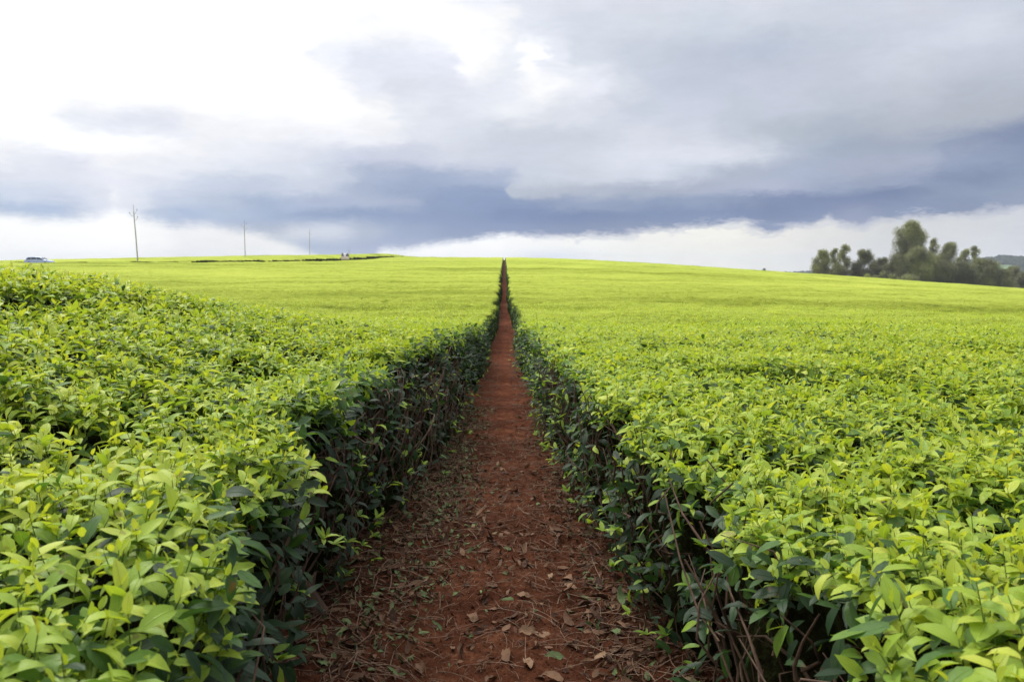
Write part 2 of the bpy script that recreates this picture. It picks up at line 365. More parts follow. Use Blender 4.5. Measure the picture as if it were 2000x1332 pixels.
# ---------------------------------------------------------------- materials
def mat(name):
    m = bpy.data.materials.new(name); m.use_nodes = True; return m, NT(m.node_tree)
def finish(T, sh, disp=None):
    o = T.new('ShaderNodeOutputMaterial'); T.l.new(sh, o.inputs[0])
def plain(name, col, rough=.6, metal=0.0, var=.15, scale=8):
    m, T = mat(name); g = T.new('ShaderNodeTexCoord').outputs['Object']
    n = T.noise(g, scale, 4, .6).outputs[0]
    c = T.mix(n, tuple(v*(1-var) for v in col)+(1,), tuple(min(1, v*(1+var)) for v in col)+(1,))
    p = T.new('ShaderNodeBsdfPrincipled', i_Base_Color=c, i_Roughness=rough, i_Metallic=metal); finish(T, p.outputs[0]); return m
def leaf_mat(name, stops, trans=.35, rough=.4, spec=.5, veins=True, tcol=(1.25, 1.15, .55)):
    m, T = mat(name)
    at_ = T.new('ShaderNodeAttribute', attribute_name='tone').outputs['Fac']
    uv = T.new('ShaderNodeUVMap').outputs[0]; s = T.new('ShaderNodeSeparateXYZ', i_0=uv)
    pos = T.new('ShaderNodeNewGeometry').outputs['Position']
    blot = T.noise(pos, 60, 3, .6).outputs[0]
    f = T.m('ADD', at_, T.m('MULTIPLY', T.m('SUBTRACT', blot, .5), .12))
    col = T.ramp(f, stops)
    h = None
    if veins:
        cv = T.m('ABSOLUTE', T.m('SUBTRACT', s.outputs[1], .5))
        rib = T.sm(cv, .0, .055, 1, 0)
        ph = T.m('MULTIPLY', T.m('SUBTRACT', s.outputs[0], T.m('MULTIPLY', cv, .55)), 44)
        vein = T.m('POWER', T.m('ABSOLUTE', T.m('SINE', ph)), 8)
        vein = T.m('MULTIPLY', T.m('SUBTRACT', 1, vein), 1.0)
        side = T.sm(T.m('ABSOLUTE', T.m('SINE', ph)), 0, .35, 1, 0)
        vv = T.m('MAXIMUM', T.m('MULTIPLY', rib, .85), T.m('MULTIPLY', side, .34))
        col = T.mix(vv, col, T.mix(1.0, col, (1.5, 1.45, 1.5, 1), 'MULTIPLY'))
        col = T.mix(T.sm(T.noise(pos, 25, 2, .5).outputs[0], .66, .72), col, T.mix(.5, col, (.16, .07, .02, 1)))
        h = T.m('ADD', T.m('MULTIPLY', rib, -.6), T.m('MULTIPLY', side, -.35))
    p = T.new('ShaderNodeBsdfPrincipled', i_Base_Color=col, i_Roughness=rough)
    p.inputs['Specular IOR Level'].default_value = spec
    tr = T.new('ShaderNodeBsdfTranslucent', i_0=T.mix(1.0, col, (*tcol, 1), 'MULTIPLY'))
    if h is not None:
        b = T.new('ShaderNodeBump', i_Strength=.9, i_Distance=.003, i_Height=h)
        T.l.new(b.outputs[0], p.inputs['Normal'])
    mx = T.new('ShaderNodeMixShader', i_0=trans); T.l.new(p.outputs[0], mx.inputs[1]); T.l.new(tr.outputs[0], mx.inputs[2])
    finish(T, mx.outputs[0]); return m
TEA = [(0, (.012, .030, .012)), (.22, (.022, .060, .018)), (.40, (.090, .19, .032)), (.56, (.22, .36, .042)), (.76, (.36, .49, .050)), (1.0, (.54, .60, .075))]
TEA_FAR = [(0, (.012, .022, .006)), (.2, (.02, .035, .008)), (.4, (.08, .11, .018)), (.56, (.18, .22, .024)), (.74, (.31, .37, .055)), (1.0, (.44, .48, .085))]
M_TEA = leaf_mat('tea_leaf', TEA, .40, .48, .40)
M_FARLEAF = leaf_mat('tea_leaf_distant', TEA_FAR, .25, .6, .2, veins=False)
# the deep woody inside of a bush and, further off, the closed leaf mat
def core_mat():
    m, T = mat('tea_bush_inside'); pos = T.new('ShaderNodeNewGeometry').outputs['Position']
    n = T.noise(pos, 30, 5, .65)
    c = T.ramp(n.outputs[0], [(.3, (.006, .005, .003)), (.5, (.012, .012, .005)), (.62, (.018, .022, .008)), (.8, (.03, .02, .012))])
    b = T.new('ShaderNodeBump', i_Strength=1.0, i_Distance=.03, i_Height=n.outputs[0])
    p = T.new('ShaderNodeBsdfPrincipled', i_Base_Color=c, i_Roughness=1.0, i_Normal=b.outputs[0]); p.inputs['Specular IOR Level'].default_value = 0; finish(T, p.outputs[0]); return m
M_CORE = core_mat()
def mat_field():
    m, T = mat('tea_leaf_mat'); pos = T.new('ShaderNodeNewGeometry').outputs['Position']
    tone = T.new('ShaderNodeAttribute', attribute_name='tone').outputs['Fac']
    mp = T.new('ShaderNodeMapping', i_Vector=pos); mp.inputs['Scale'].default_value = (.35, 1, 1)
    a = T.noise(mp.outputs[0], .22, 4, .6).outputs[0]; b = T.noise(pos, 2.6, 5, .7).outputs[0]; c = T.noise(pos, 14, 4, .7).outputs[0]
    f = T.m('ADD', T.m('MULTIPLY', T.m('SUBTRACT', a, .5), .55), T.m('ADD', T.m('MULTIPLY', T.m('SUBTRACT', b, .5), .5), T.m('MULTIPLY', T.m('SUBTRACT', c, .5), .5)))
    f = T.m('ADD', f, tone)
    col = T.ramp(f, TEA_FAR)
    bp = T.new('ShaderNodeBump', i_Strength=.9, i_Distance=.08, i_Height=T.m('ADD', b, c))
    p = T.new('ShaderNodeBsdfPrincipled', i_Base_Color=col, i_Roughness=.9, i_Normal=bp.outputs[0])
    p.inputs['Specular IOR Level'].default_value = .02
    finish(T, p.outputs[0]); return m
M_MAT = mat_field()
def bark_mat(name, c0, c1, scale=35):
    m, T = mat(name); pos = T.new('ShaderNodeNewGeometry').outputs['Position']
    mp = T.new('ShaderNodeMapping', i_Vector=pos); mp.inputs['Scale'].default_value = (1, 1, .35)
    n = T.noise(mp.outputs[0], scale, 6, .65)
    c = T.ramp(n.outputs[0], [(.3, c0), (.7, c1)])
    b = T.new('ShaderNodeBump', i_Strength=.8, i_Distance=.006, i_Height=n.outputs[0])
    p = T.new('ShaderNodeBsdfPrincipled', i_Base_Color=c, i_Roughness=.85, i_Normal=b.outputs[0]); finish(T, p.outputs[0]); return m
M_BARK = bark_mat('tea_bark', (.035, .018, .011), (.13, .075, .045))
def soil_mat():
    m, T = mat('red_soil'); pos = T.new('ShaderNodeNewGeometry').outputs['Position']
    a = T.noise(pos, 1.3, 4, .6).outputs[0]; b = T.noise(pos, 14, 6, .7).outputs[0]; c = T.noise(pos, 95, 4, .7).outputs[0]
    col = T.ramp(b, [(.22, (.024, .010, .006)), (.5, (.078, .028, .0145)), (.78, (.16, .066, .036))])
    col = T.mix(T.sm(a, .35, .65), T.mix(1.0, col, (.6, .58, .6, 1), 'MULTIPLY'), col)
    yy_ = T.new('ShaderNodeSeparateXYZ', i_0=pos).outputs[1]   # stronger light on the far path, put into the soil colour
    dry = T.m('MULTIPLY', T.sm(T.m('ADD', yy_, T.m('MULTIPLY', a, 5.0)), 8.0, 14.0), .85)  # dry here only means how much of that brightening is painted in
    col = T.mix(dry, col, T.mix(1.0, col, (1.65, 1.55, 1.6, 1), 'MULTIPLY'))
    vor = T.new('ShaderNodeTexVoronoi', i_Vector=pos, i_Scale=120.0)
    col = T.mix(T.sm(vor.outputs['Distance'], .0, .25, .45, 0), col, (.24, .10, .05, 1))
    # green cover far from the path
    sx = T.new('ShaderNodeSeparateXYZ', i_0=pos)
    gr = T.ramp(T.noise(pos, .02, 5, .6).outputs[0], [(.35, (.035, .07, .02)), (.6, (.08, .15, .03)), (.8, (.05, .06, .03))])
    col = T.mix(T.sm(sx.outputs[1], 275, 330), col, gr)
    h = T.m('ADD', T.m('MULTIPLY', b, 1.0), T.m('MULTIPLY', c, .45))
    bp = T.new('ShaderNodeBump', i_Strength=1.0, i_Distance=.02, i_Height=h)
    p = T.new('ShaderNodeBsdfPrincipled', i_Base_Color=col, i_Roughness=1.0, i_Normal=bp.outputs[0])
    p.inputs['Specular IOR Level'].default_value = .03
    finish(T, p.outputs[0]); return m
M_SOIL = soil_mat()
DEAD = [(0, (.025, .012, .008)), (.3, (.075, .036, .022)), (.55, (.17, .095, .055)), (.72, (.28, .18, .11)), (.78, (.07, .10, .04)), (1, (.16, .22, .09))]
M_DEAD = leaf_mat('dead_leaf', DEAD, .08, .75, .2, True, (1, .8, .6))
M_TWIG = bark_mat('dry_twig', (.07, .035, .022), (.26, .16, .10), 60)

# ---------------------------------------------------------------- ground sheet
def geo(a, b, n, d0):
    out = [a]; s = d0
    while out[-1] < b and len(out) < n: out.append(out[-1]+s); s *= 1.09
    return out
yr = [-60, -30, -15, -8, -4, -2, -1]; y = -.4
while y < 4200:
    yr.append(y); y += .025 if y < 6.5 else max(.025, .012*(y-4.5))
xp = list(np.arange(0, 1.15, .025)); x = 1.2; s = .08
while x < 3800: xp.append(x); x += s; s *= 1.085
xs = np.array([-v for v in xp[:0:-1]]+xp); ys = np.array(yr)
GX, GY = np.meshgrid(xs, ys)
def soil_relief(X, Y):
    near = (1-sstep(Y, 20, 45))*(1-sstep(np.abs(X), 1.5, 4))
    z = (fbm(X*3.3, Y*3.3, 4, 50)-.5)*.055+(fbm(X*15, Y*15, 3, 60)-.5)*.034+(vnoise(X*45, Y*45, 71)-.5)*.006
    z = z+.05*sstep(np.abs(X), .25, .75)+.012*np.sin(Y*1.9+X*3)
    return z*near
GZ = ground(GX, GY)+soil_relief(GX, GY)
def ground_z(X, Y): return ground(X, Y)+soil_relief(np.asarray(X, float), np.asarray(Y, float))
ny, nx = GX.shape
idx = np.arange(ny*nx).reshape(ny, nx)
b = Bag(); b.add(np.stack([GX, GY, GZ], -1), np.stack([idx[:-1, :-1], idx[:-1, 1:], idx[1:, 1:], idx[1:, :-1]], -1))
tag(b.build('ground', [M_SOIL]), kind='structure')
# the lane across the field: a strip of packed earth
b = Bag(); pts = []
for i in range(len(ROAD)-1):
    for k in range(6): pts.append(ROAD[i]+(ROAD[i+1]-ROAD[i])*k/6)
pts = np.array(pts); d = nrm(np.gradient(pts, axis=0)); nn = np.stack([-d[:, 1], d[:, 0]], -1)
cols = []
for o_ in (-2.3, -1, 0, 1, 2.3):
    q = pts+nn*o_; cols.append(np.column_stack([q, ground(q[:, 0], q[:, 1])+.06]))
V = np.stack(cols, 1); n_, m_ = V.shape[:2]; ii = np.arange(n_*m_).reshape(n_, m_)
b.add(V, np.stack([ii[:-1, :-1], ii[1:, :-1], ii[1:, 1:], ii[:-1, 1:]], -1))
tag(b.build('dirt_road', [plain('lane_earth', (.20, .085, .05), .95, 0, .3, 2)]), kind='structure')

# ---------------------------------------------------------------- tea bushes beside the path and the field behind
NB = 8; YB = [0.6+1.15*k for k in range(NB+1)]
def owner(X, Y):
    """-1 field, else number of the edge bush that owns this place"""
    sg = np.sign(X); ax = np.abs(X)
    off = np.where(X > 0, -.37, 0)
    k = np.floor((Y-off-.6+.12*np.sin(ax*5))/1.15).astype(int)
    k = np.clip(k, 0, None)
    inn = (ax < edge_mid(Y, sg)+1.15+.1*np.sin(Y*6)) & (k < NB)
    return np.where(inn, k, -1)

bags = {}
def bag(sg, k):
    key = (sg, k)
    if key not in bags: bags[key] = Bag()
    return bags[key]
def put_leaves(sg, own, P, D, N, L, Wd, bend, fold, tone, nl, m=0):
    for k in np.unique(own):
        s = own == k
        bag(sg, int(k)).add(*leaf_arrays(P[s], D[s], N[s], L[s], Wd[s], bend[s], fold[s], tone[s], nl), mat=m)
def put_tubes(sg, own, P0, P1, r0, r1, sides, bow, m, tone=.5):
    for k in np.unique(own):
        s = own == k
        v, f = tubes(P0[s], P1[s], r0[s], r1[s], sides, None if bow is None else bow[s])
        bag(sg, int(k)).add(v, f, mat=m, tone=tone)

U = lambda a, b_, n: rng.uniform(a, b_, n)
def halfw(Y): return .80*Y+1.9
def sample_top(sg, y0, y1, dens):
    """random places on the table between two distances"""
    area = (y1-y0)*(halfw((y0+y1)/2)); n = int(area*dens)
    # rejection for the fan shape
    Y = U(y0, y1, int(n*2.0)); X = U(0, halfw(y1), len(Y))
    need = n*halfw(y1)/halfw((y0+y1)/2)
    Y = Y[:int(need)]; X = X[:int(need)]
    ok = (X < halfw(Y)) & (X > edge(sg, Y)-.02)
    return sg*X[ok], Y[ok]
def flush(X, Y):
    """how much young growth each patch carries"""
    bd_, cid = cells(X, Y)
    return (fbm(X*.9+7, Y*.9, 3, 21)-.5)*.42+(cid-.5)*.18-.10*np.exp(-(bd_/.16)**2)

bands = [ # y0, y1, shoots per m2, leaves per shoot, segments, size, under-leaves per m2, segments
 (.35, 2.2, 620, 5, 5, .90, 620, 4),
 (2.2, 4.2, 580, 5, 4, .97, 500, 3),
 (4.2, 8.0, 400, 5, 3, 1.08, 300, 2),
 (8.0, 15., 240, 4, 2, 1.2, 130, 2),
 (15., 28., 120, 4, 1, 1.5, 50, 1),
 (28., 55., 34, 3, 1, 2.2, 10, 1),
 (55., 95., 11, 3, 1, 3.2, 0, 1)]
for sg in (-1, 1):
    for (y0, y1, dn, nlv, nl, size, un, unl) in bands:
        X, Y = sample_top(sg, y0, y1, dn); n = len(X)
        fl = flush(X, Y); Z = canopy(sg, X, Y)
        s = np.abs(X)-edge(sg, Y)
        if y0 > 7: fl = fl-.45*lanes(X, Y)
        own = owner(X, Y)
        keep = rng.random(n) < np.clip(.84+fl*.7, .3, 1)
        if sg < 0 and y0 < 4: keep &= rng.random(n) > .75*np.exp(-((Y-2.42-.05*np.sin(X*5))/.10)**2)
        if y0 < 9:   # dark hollow in the field on the right, seen in the photograph
            hol = (sg > 0)*np.exp(-((X-2.35)/.55)**2-((Y-3.15)/.22)**2); keep &= rng.random(n) > hol*1.1; Z = Z-.09*hol
        X, Y, Z, fl, s, own = (a[keep] for a in (X, Y, Z, fl, s, own)); n = len(X)
        hgt = U(-.055, .035, n)+fl*.05; hgt = np.where(rng.random(n) < .05, hgt+U(.02, .06, n), hgt)
        lean = U(0, .45, n); la = U(0, 6.283, n)
        out = np.exp(-np.clip(s, 0, None)/.12)*.6
        ax = nrm(np.stack([np.sin(lean)*np.cos(la)-sg*out, np.sin(lean)*np.sin(la), np.cos(lean)], -1))
        top = np.stack([X, Y, Z+hgt], -1)
        base = top-ax*(.10*size)
        m = 0 if y0 < 28 else 1
        if y0 < 8: put_tubes(sg, own, base, top, np.full(n, .0016), np.full(n, .0010), 3, None, 2, tone=.5)
        ph0 = U(0, 6.283, n)
        a = nrm(np.cross(ax, np.array([[.3, 1, .1]]))); bb_ = np.cross(ax, a)
        vig = U(.7, 1.15, n)   # size of the shoot
        for j in range(nlv):
            ph = ph0+j*2.4+U(-.4, .4, n)
            rad = a*np.cos(ph)[:, None]+bb_*np.sin(ph)[:, None]
            if j == 0: ele = U(1.0, 1.45, n); L = U(.020, .036, n); tn = U(.70, .92, n); up_ = .100
            else:
                ele = U(.25, 1.25, n)-.10*j; L = U(.036, .070, n)*(1+.06*j); tn = U(.68, .98, n)-.055*j; up_ = .100-.016*j
            D = rad*np.cos(ele)[:, None]+ax*np.sin(ele)[:, None]
            N = ax*np.cos(ele)[:, None]-rad*np.sin(ele)[:, None]
            P = base+ax*(up_*size)
            L = L*vig*size
            Wd = L*U(.40, .60, n)
            tn = np.clip(tn+fl*.30+.04-.03*np.exp(-s/.1), .25, 1)
            if j >= 1 and y0 < 15: # some open old leaves among the young ones
                old = rng.random(n) < .07; tn = np.where(old, U(.22, .45, n), tn)
            put_leaves(sg, own, P, D, N, L, Wd, U(.2, 1.5, n)*(1 if j else .3), U(.1, .55, n), tn, nl, m)
        # mature leaves just below
        if un:
            X, Y = sample_top(sg, y0, y1, un); n = len(X); Z = canopy(sg, X, Y); own = owner(X, Y)
            dpt = U(.025, .15, n)*(1 if size < 1.3 else .6); la = U(0, 6.283, n); ele = U(-.4, .7, n)
            D = np.stack([np.cos(la)*np.cos(ele), np.sin(la)*np.cos(ele), np.sin(ele)], -1)
            N = np.array([[0, 0, 1.]])+rng.normal(0, .35, (n, 3))
            L = U(.05, .085, n)*size
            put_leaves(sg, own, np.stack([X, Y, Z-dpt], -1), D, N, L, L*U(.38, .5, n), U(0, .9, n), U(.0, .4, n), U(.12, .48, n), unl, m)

# the faces of the hedges along the path
def side_x(sg, Y, zf):
    """x of the hedge face at a fraction of its height: the left one is undercut, the right one leans out at its foot"""
    e = edge(sg, Y); nearf = 1-sstep(Y, 4, 9)
    foot = curve(Y, [(0, .22), (2.7, .20), (3.5, .0), (4.6, -.20), (5.8, -.32), (8, -.18), (12, -.08), (20, -.03)]) if sg < 0 else curve(Y, [(0, .0), (2.5, .0), (4, .02), (5.5, -.06), (9, -.08), (20, -.03)])
    belly = -.06*np.sin(math.pi*np.clip(zf, 0, 1))
    return e+foot*(1-zf)**1.3+belly*(1 if sg < 0 else 1.3)
side_bands = [(.3, 3.2, 640, 4, 1.0, 70), (3.2, 7.5, 600, 3, 1.0, 80), (7.5, 16, 330, 2, 1.15, 8), (16, 34, 170, 1, 1.4, 0), (34, 75, 70, 1, 2.0, 0), (75, 200, 26, 1, 3.0, 0)]
for sg in (-1, 1):
    for y0, y1, dn, nl, size, tw in side_bands:
        n = int((y1-y0)*dn); Y = U(y0, y1, n); zf = U(.04, 1.0, n)**.85
        g = ground(sg*side_x(sg, Y, zf), Y); zt = canopy(sg, sg*(edge(sg, Y)+.12), Y)
        inset = np.abs(rng.normal(0, .07, n))-.015
        clump = fbm(Y*4, zf*4+sg, 2, 80)
        keep = (rng.random(n) < np.clip(.15+zf*1.6, 0, 1)) & (rng.random(n) < np.clip(clump*2.6-.62, .06, 1))
        Y, zf, g, zt, inset = (q[keep] for q in (Y, zf, g, zt, inset)); n = len(Y)
        X = sg*(side_x(sg, Y, zf)+inset); Z = g+(zt-g)*zf
        la = rng.normal(0, .9, n); ele = U(-1.1, .75, n)
        D = np.stack([-sg*np.cos(la)*np.cos(ele), np.sin(la)*np.cos(ele), np.sin(ele)], -1)
        N = np.stack([-sg*U(.1, .8, n), U(-.4, .4, n), U(.4, 1, n)], -1)
        L = U(.045, .085, n)*size
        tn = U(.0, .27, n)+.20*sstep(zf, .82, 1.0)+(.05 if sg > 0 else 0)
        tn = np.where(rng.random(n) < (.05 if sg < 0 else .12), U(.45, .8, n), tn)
        own = owner(X, Y)
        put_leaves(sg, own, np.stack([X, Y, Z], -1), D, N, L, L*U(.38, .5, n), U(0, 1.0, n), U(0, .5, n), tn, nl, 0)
        if tw:
            n = int((y1-y0)*tw); Y = U(y0, y1, n); z0 = U(.02, .6, n); ln = U(.10, .36, n)
            X = sg*(side_x(sg, Y, z0)+U(.0, .16, n)); g = ground(X, Y)+.0
            P0 = np.stack([X+sg*U(-.01, .1, n), Y+U(-.08, .08, n), g+z0], -1)
            P1 = np.stack([X+sg*U(-.09, .05, n), Y+rng.normal(0, .15, n), np.minimum(g+z0+ln, g+.84)], -1)
            own = owner(X, Y)
            put_tubes(sg, own, P0, P1, U(.0025, .007, n), U(.0012, .003, n), 5, rng.normal(0, .045, (n, 3)), 3)
            # sprigs of fresh growth sprouting from the face and the foot
            n = int((y1-y0)*tw*.12); Y = U(y0, y1, n); zf = U(.05, .9, n)
            X = sg*(side_x(sg, Y, zf)-U(.0, .07, n)); g = ground(X, Y); Z = g+zf*.8; own = owner(X, Y)
            for j in range(5):
                ph = U(0, 6.283, n); ele = U(.1, 1.2, n)
                D = np.stack([np.cos(ph)*np.cos(ele)-sg*.5, np.sin(ph)*np.cos(ele), np.sin(ele)], -1)
                N = np.stack([-np.cos(ph)*np.sin(ele), -np.sin(ph)*np.sin(ele), np.cos(ele)+.2], -1)
                L = U(.03, .06, n)
                put_leaves(sg, own, np.stack([X, Y, Z], -1), D, N, L, L*U(.35, .45, n), U(.1, .9, n), U(.1, .5, n), U(.40, .75, n), nl, 0)

# closed body of the bushes: dark woody inside near by, leaf mat farther off
ys = [0.2]
while ys[-1] < 330: ys.append(ys[-1]+max(.07, .0055*ys[-1]))
ys = np.array(ys)
for sg in (-1, 1):
    nc = 230; u = np.linspace(0, 1, nc)
    Yg = np.repeat(ys[:, None], nc, 1)
    e = edge(sg, ys)
    top_in = .13*(1-sstep(ys, 9, 22))          # the sheet lies under the leaves near by
    x0 = e+.10*(1-sstep(ys, 10, 40)); wmax = .98*ys+14
    Xt = x0[:, None]+(wmax-x0)[:, None]*(u[None]**1.7*.97+u[None]*.03)
    Zt = canopy(sg, sg*Xt, Yg)-top_in[:, None]-.03*(1-sstep(Yg, 28, 60))
    # face of the hedge: 6 columns from the foot to the shoulder
    wall = np.linspace(0, 1, 7)[:-1]
    Xw = np.stack([side_x(sg, ys, z)+.13*(1-sstep(ys, 10, 40)) for z in wall], 1)
    gz = ground(sg*Xw, np.repeat(ys[:, None], 6, 1))
    Zw = gz-.05+(Zt[:, :1]-gz+.03)*wall[None]
    Xa = np.concatenate([Xw, Xt], 1); Za = np.concatenate([Zw, Zt], 1); Ya = np.repeat(ys[:, None], nc+6, 1)
    Xa[:, 6:] += 0
    jit = (1-sstep(Ya, 10, 30)); Xa[:, :6] += (fbm(Ya[:, :6]*6, Za[:, :6]*6, 3, 90)-.5)*.10*jit[:, :6]
    V = np.stack([sg*Xa, Ya, Za], -1); r_, c_ = Xa.shape; ii = np.arange(r_*c_).reshape(r_, c_)
    F = np.stack([ii[:-1, :-1], ii[:-1, 1:], ii[1:, 1:], ii[1:, :-1]], -1)
    if sg < 0: F = F[..., ::-1]
    Fc = V.reshape(-1, 3)[F].mean(2)
    ok = ~((Fc[..., 0] < -10) & (road_d(Fc[..., 0], Fc[..., 1]) < np.where(Fc[..., 0] < -50, 1.5, 3.0)))
    ok &= ~((Fc[..., 0] > 45) & (Fc[..., 1] > 278))
    tone = .60+.15*sstep(Ya, 20, 60); tone += (fbm(sg*Xa*.05, Ya*.09, 3, 33)-.5)*.34-.22*lanes(sg*Xa, Ya)*sstep(Ya, 25, 60)
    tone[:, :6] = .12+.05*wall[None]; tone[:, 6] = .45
    isn = Fc[..., 1] < 12
    own = owner(Fc[..., 0], Fc[..., 1])
    for k in range(-1, NB):
        for near_ in (True, False):
            s = ok & (own == k) & (isn == near_)
            if not s.any(): continue
            fs = F[s]; un, inv = np.unique(fs, return_inverse=True)
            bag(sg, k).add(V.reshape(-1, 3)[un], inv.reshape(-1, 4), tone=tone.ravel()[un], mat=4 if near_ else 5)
    # cut faces of the hedges along the lane
    if sg < 0:
        for off in (-3.0, 3.0):
            P = []
            for i in range(len(ROAD)-1):
                k = int(np.linalg.norm(ROAD[i+1]-ROAD[i])/.5)
                for t in range(k): P.append(ROAD[i]+(ROAD[i+1]-ROAD[i])*t/k)
            P = np.array(P); P = P[P[:, 0] > -51]; d = nrm(np.gradient(P, axis=0)); 
            for _ in range(3): d[1:-1] = nrm(d[:-2]+d[1:-1]+d[2:])
            q = P+np.stack([-d[:, 1], d[:, 0]], -1)*off
            q += rng.normal(0, .06, q.shape)
            g = ground(q[:, 0], q[:, 1]); tp = canopy(-1, q[:, 0], q[:, 1])+rng.normal(0, .035, len(q))+.03
            W_ = np.stack([np.column_stack([q, g+(tp-g)*f-.03]) for f in (0, .35, .7, 1)], 1)
            W_[:, 1:3, :2] += rng.normal(0, .05, W_[:, 1:3, :2].shape)
            ii = np.arange(len(q)*4).reshape(len(q), 4)
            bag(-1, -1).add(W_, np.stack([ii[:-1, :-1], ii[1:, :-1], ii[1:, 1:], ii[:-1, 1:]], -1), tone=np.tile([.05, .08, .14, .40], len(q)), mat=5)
            # leaves sticking out of the cut
            n = 5000 if off > 0 else 2500; k = rng.integers(0, len(q), n); zf = U(.1, 1.02, n)
            P = np.column_stack([q[k]+rng.normal(0, .12, (n, 2)), g[k]+(tp-g)[k]*zf])
            L = U(.12, .26, n)
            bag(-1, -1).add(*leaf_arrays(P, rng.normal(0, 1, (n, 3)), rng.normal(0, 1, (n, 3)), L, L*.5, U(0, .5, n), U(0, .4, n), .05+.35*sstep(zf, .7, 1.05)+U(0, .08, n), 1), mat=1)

MATS = [M_TEA, M_FARLEAF, leaf_mat('green_stem', [(0, (.06, .10, .02)), (1, (.2, .28, .05))], .1, .5, .3, False), M_BARK, M_CORE, M_MAT]
ORD = ['first', 'second', 'third', 'fourth', 'fifth', 'sixth', 'seventh', 'eighth']
NOTE = {(-1, 0): 'nearest the camera, bright shoots', (-1, 1): 'thick bare trunk', (-1, 2): 'bare stems in its dark face',
        (1, 0): 'nearest the camera, large leaves', (1, 1): 'low brown limb reaching out', (1, 2): 'twigs in its face'}
def bush_wood(sg, k, parent):
    """trunk and limbs of one bush"""
    yc = YB[k]+.575-(.37 if sg > 0 else 0); r_ = np.random.default_rng(100+k*2+(sg > 0))
    xb = sg*(.84 if (sg < 0) else .95); base_y = yc
    if (sg, k) == (-1, 2): xb, base_y = -.80, 3.18
    if (sg, k) == (-1, 1): xb = -.95
    gz = float(ground_z(xb, base_y))
    t = Bag(); l = Bag()
    lean = np.array((r_.normal(0, .05)-sg*-.02, r_.normal(0, .05), 0))
    if (sg, k) == (-1, 2): lean = np.array((-.13, -.02, 0))
    p = [np.array((xb, base_y, gz-.06)), np.array((xb, base_y, gz+.05))+lean*.3, np.array((xb, base_y, gz+.2))+lean, np.array((xb, base_y, gz+.34))+lean*1.5]
    v, f = path_tube(p, [.062, .048, .040, .034], 9); t.add(v, f)
    t.build('trunk', [M_BARK], parent)
    for j in range(7):
        a = r_.uniform(0, 6.283); st = p[r_.integers(1, 4)]; q = [st]; rr = [.020]
        end = np.array((xb+sg*.12+math.cos(a)*.26, yc+math.sin(a)*.40, gz+.66))
        for s_ in (.3, .6, .85, 1.0):
            q.append(st+(end-st)*np.array((s_**.8, s_**.8, s_))+r_.normal(0, .03, 3)); rr.append(.020*(1-.7*s_))
        v, f = path_tube(q, rr, 6); l.add(v, f)
        for m_ in range(3):
            s0 = q[r_.integers(2, 5)]; e_ = s0+np.array((r_.normal(0, .08), r_.normal(0, .1), r_.uniform(.05, .2)))
            e_[2] = min(e_[2], gz+.68)
            v, f = path_tube([s0, (s0+e_)/2+r_.normal(0, .02, 3), e_], [.006, .004, .002], 5); l.add(v, f)
    if (sg, k) == (1, 2):
        v, f = path_tube([(xb, base_y-.2, gz+.02), (.80, 2.95, gz+.10), (.70, 2.98, gz+.15), (.58, 3.08, gz+.26)], [.028, .022, .016, .007], 7); l.add(v, f)
    l.build('branch', [M_BARK], parent)
for (sg, k), bg in sorted(bags.items()):
    side = 'left' if sg < 0 else 'right'
    if k < 0:
        o = bg.build('tea_field', MATS)
        tag(o, f'yellow-green plucked tea field to the {side} of the red path, running to the skyline', 'tea field', kind='stuff'); continue
    yc = YB[k]+.575-(.37 if sg > 0 else 0); x0 = sg*.95
    root = empty('tea_bush', (x0, yc, float(ground(x0, yc))))
    note = NOTE.get((sg, k), '')
    tag(root, (f'{ORD[k]} tea bush along the {side} side of the path' + (', '+note if note else ', counted from the camera')), 'tea bush', f'tea bushes along the {side} edge of the path')
    off = np.array(root.location)
    bg.v = [v-off.astype(np.float32) for v in bg.v]
    bg.build('foliage', MATS, root)
    n0 = len(COL.objects)
    bush_wood(sg, k, root)
    for c in root.children:
        if c.name.split('.')[0] in ('trunk', 'branch'): c.location = -off
for a in ():
    pass

# ---------------------------------------------------------------- litter on the path
lit = Bag()
def litter(n, y0, y1, lo, hi, sz, tlo, thi, nl, green=0.0, spread=None, lift=.004):
    Y = U(y0, y1, n)
    X = rng.normal(0, 1, n)*0
    sgn = np.where(rng.random(n) < .5, -1, 1)
    X = sgn*U(lo, hi, n) if spread is None else rng.normal(spread[0], spread[1], n)
    keep = fbm(X*2.6+9, Y*1.7, 3, 77) > rng.random(n)*.75
    X, Y = X[keep], Y[keep]; n = len(X)
    Z = ground_z(X, Y)+U(0, lift*2, n)+.002; la = U(0, 6.283, n); el_ = rng.normal(.08, .16, n)
    D = np.stack([np.cos(la)*np.cos(el_), np.sin(la)*np.cos(el_), np.sin(el_)], -1)
    N = np.array([[0, 0, 1.]])+rng.normal(0, .35, (n, 3)); L = U(*sz, n)
    tn = U(tlo, thi, n); tn = np.where(rng.random(n) < green, U(.74, 1, n), tn)
    lit.add(*leaf_arrays(np.stack([X, Y, Z], -1), D, N, L, L*U(.35, .6, n), rng.normal(0, .9, n), U(-.3, .9, n), tn, nl, rng.normal(0, .6, n)), mat=0)
litter(1500, 1.8, 7, .0, .45, (.02, .05), .05, .6, 3, .04)
litter(7000, 1.8, 8, .36, 1.0, (.02, .065), .05, .62, 3, .18)
litter(3500, 2.8, 9, 0, 0, (.025, .05), .3, .7, 3, .65, (-.42, .13))
litter(700, 3, 9, 0, 0, (.02, .05), .1, .6, 3, .3, (.45, .12))
litter(9000, 3.4, 8.5, 0, 0, (.008, .04), .0, .45, 2, .15, (-.52, .16))
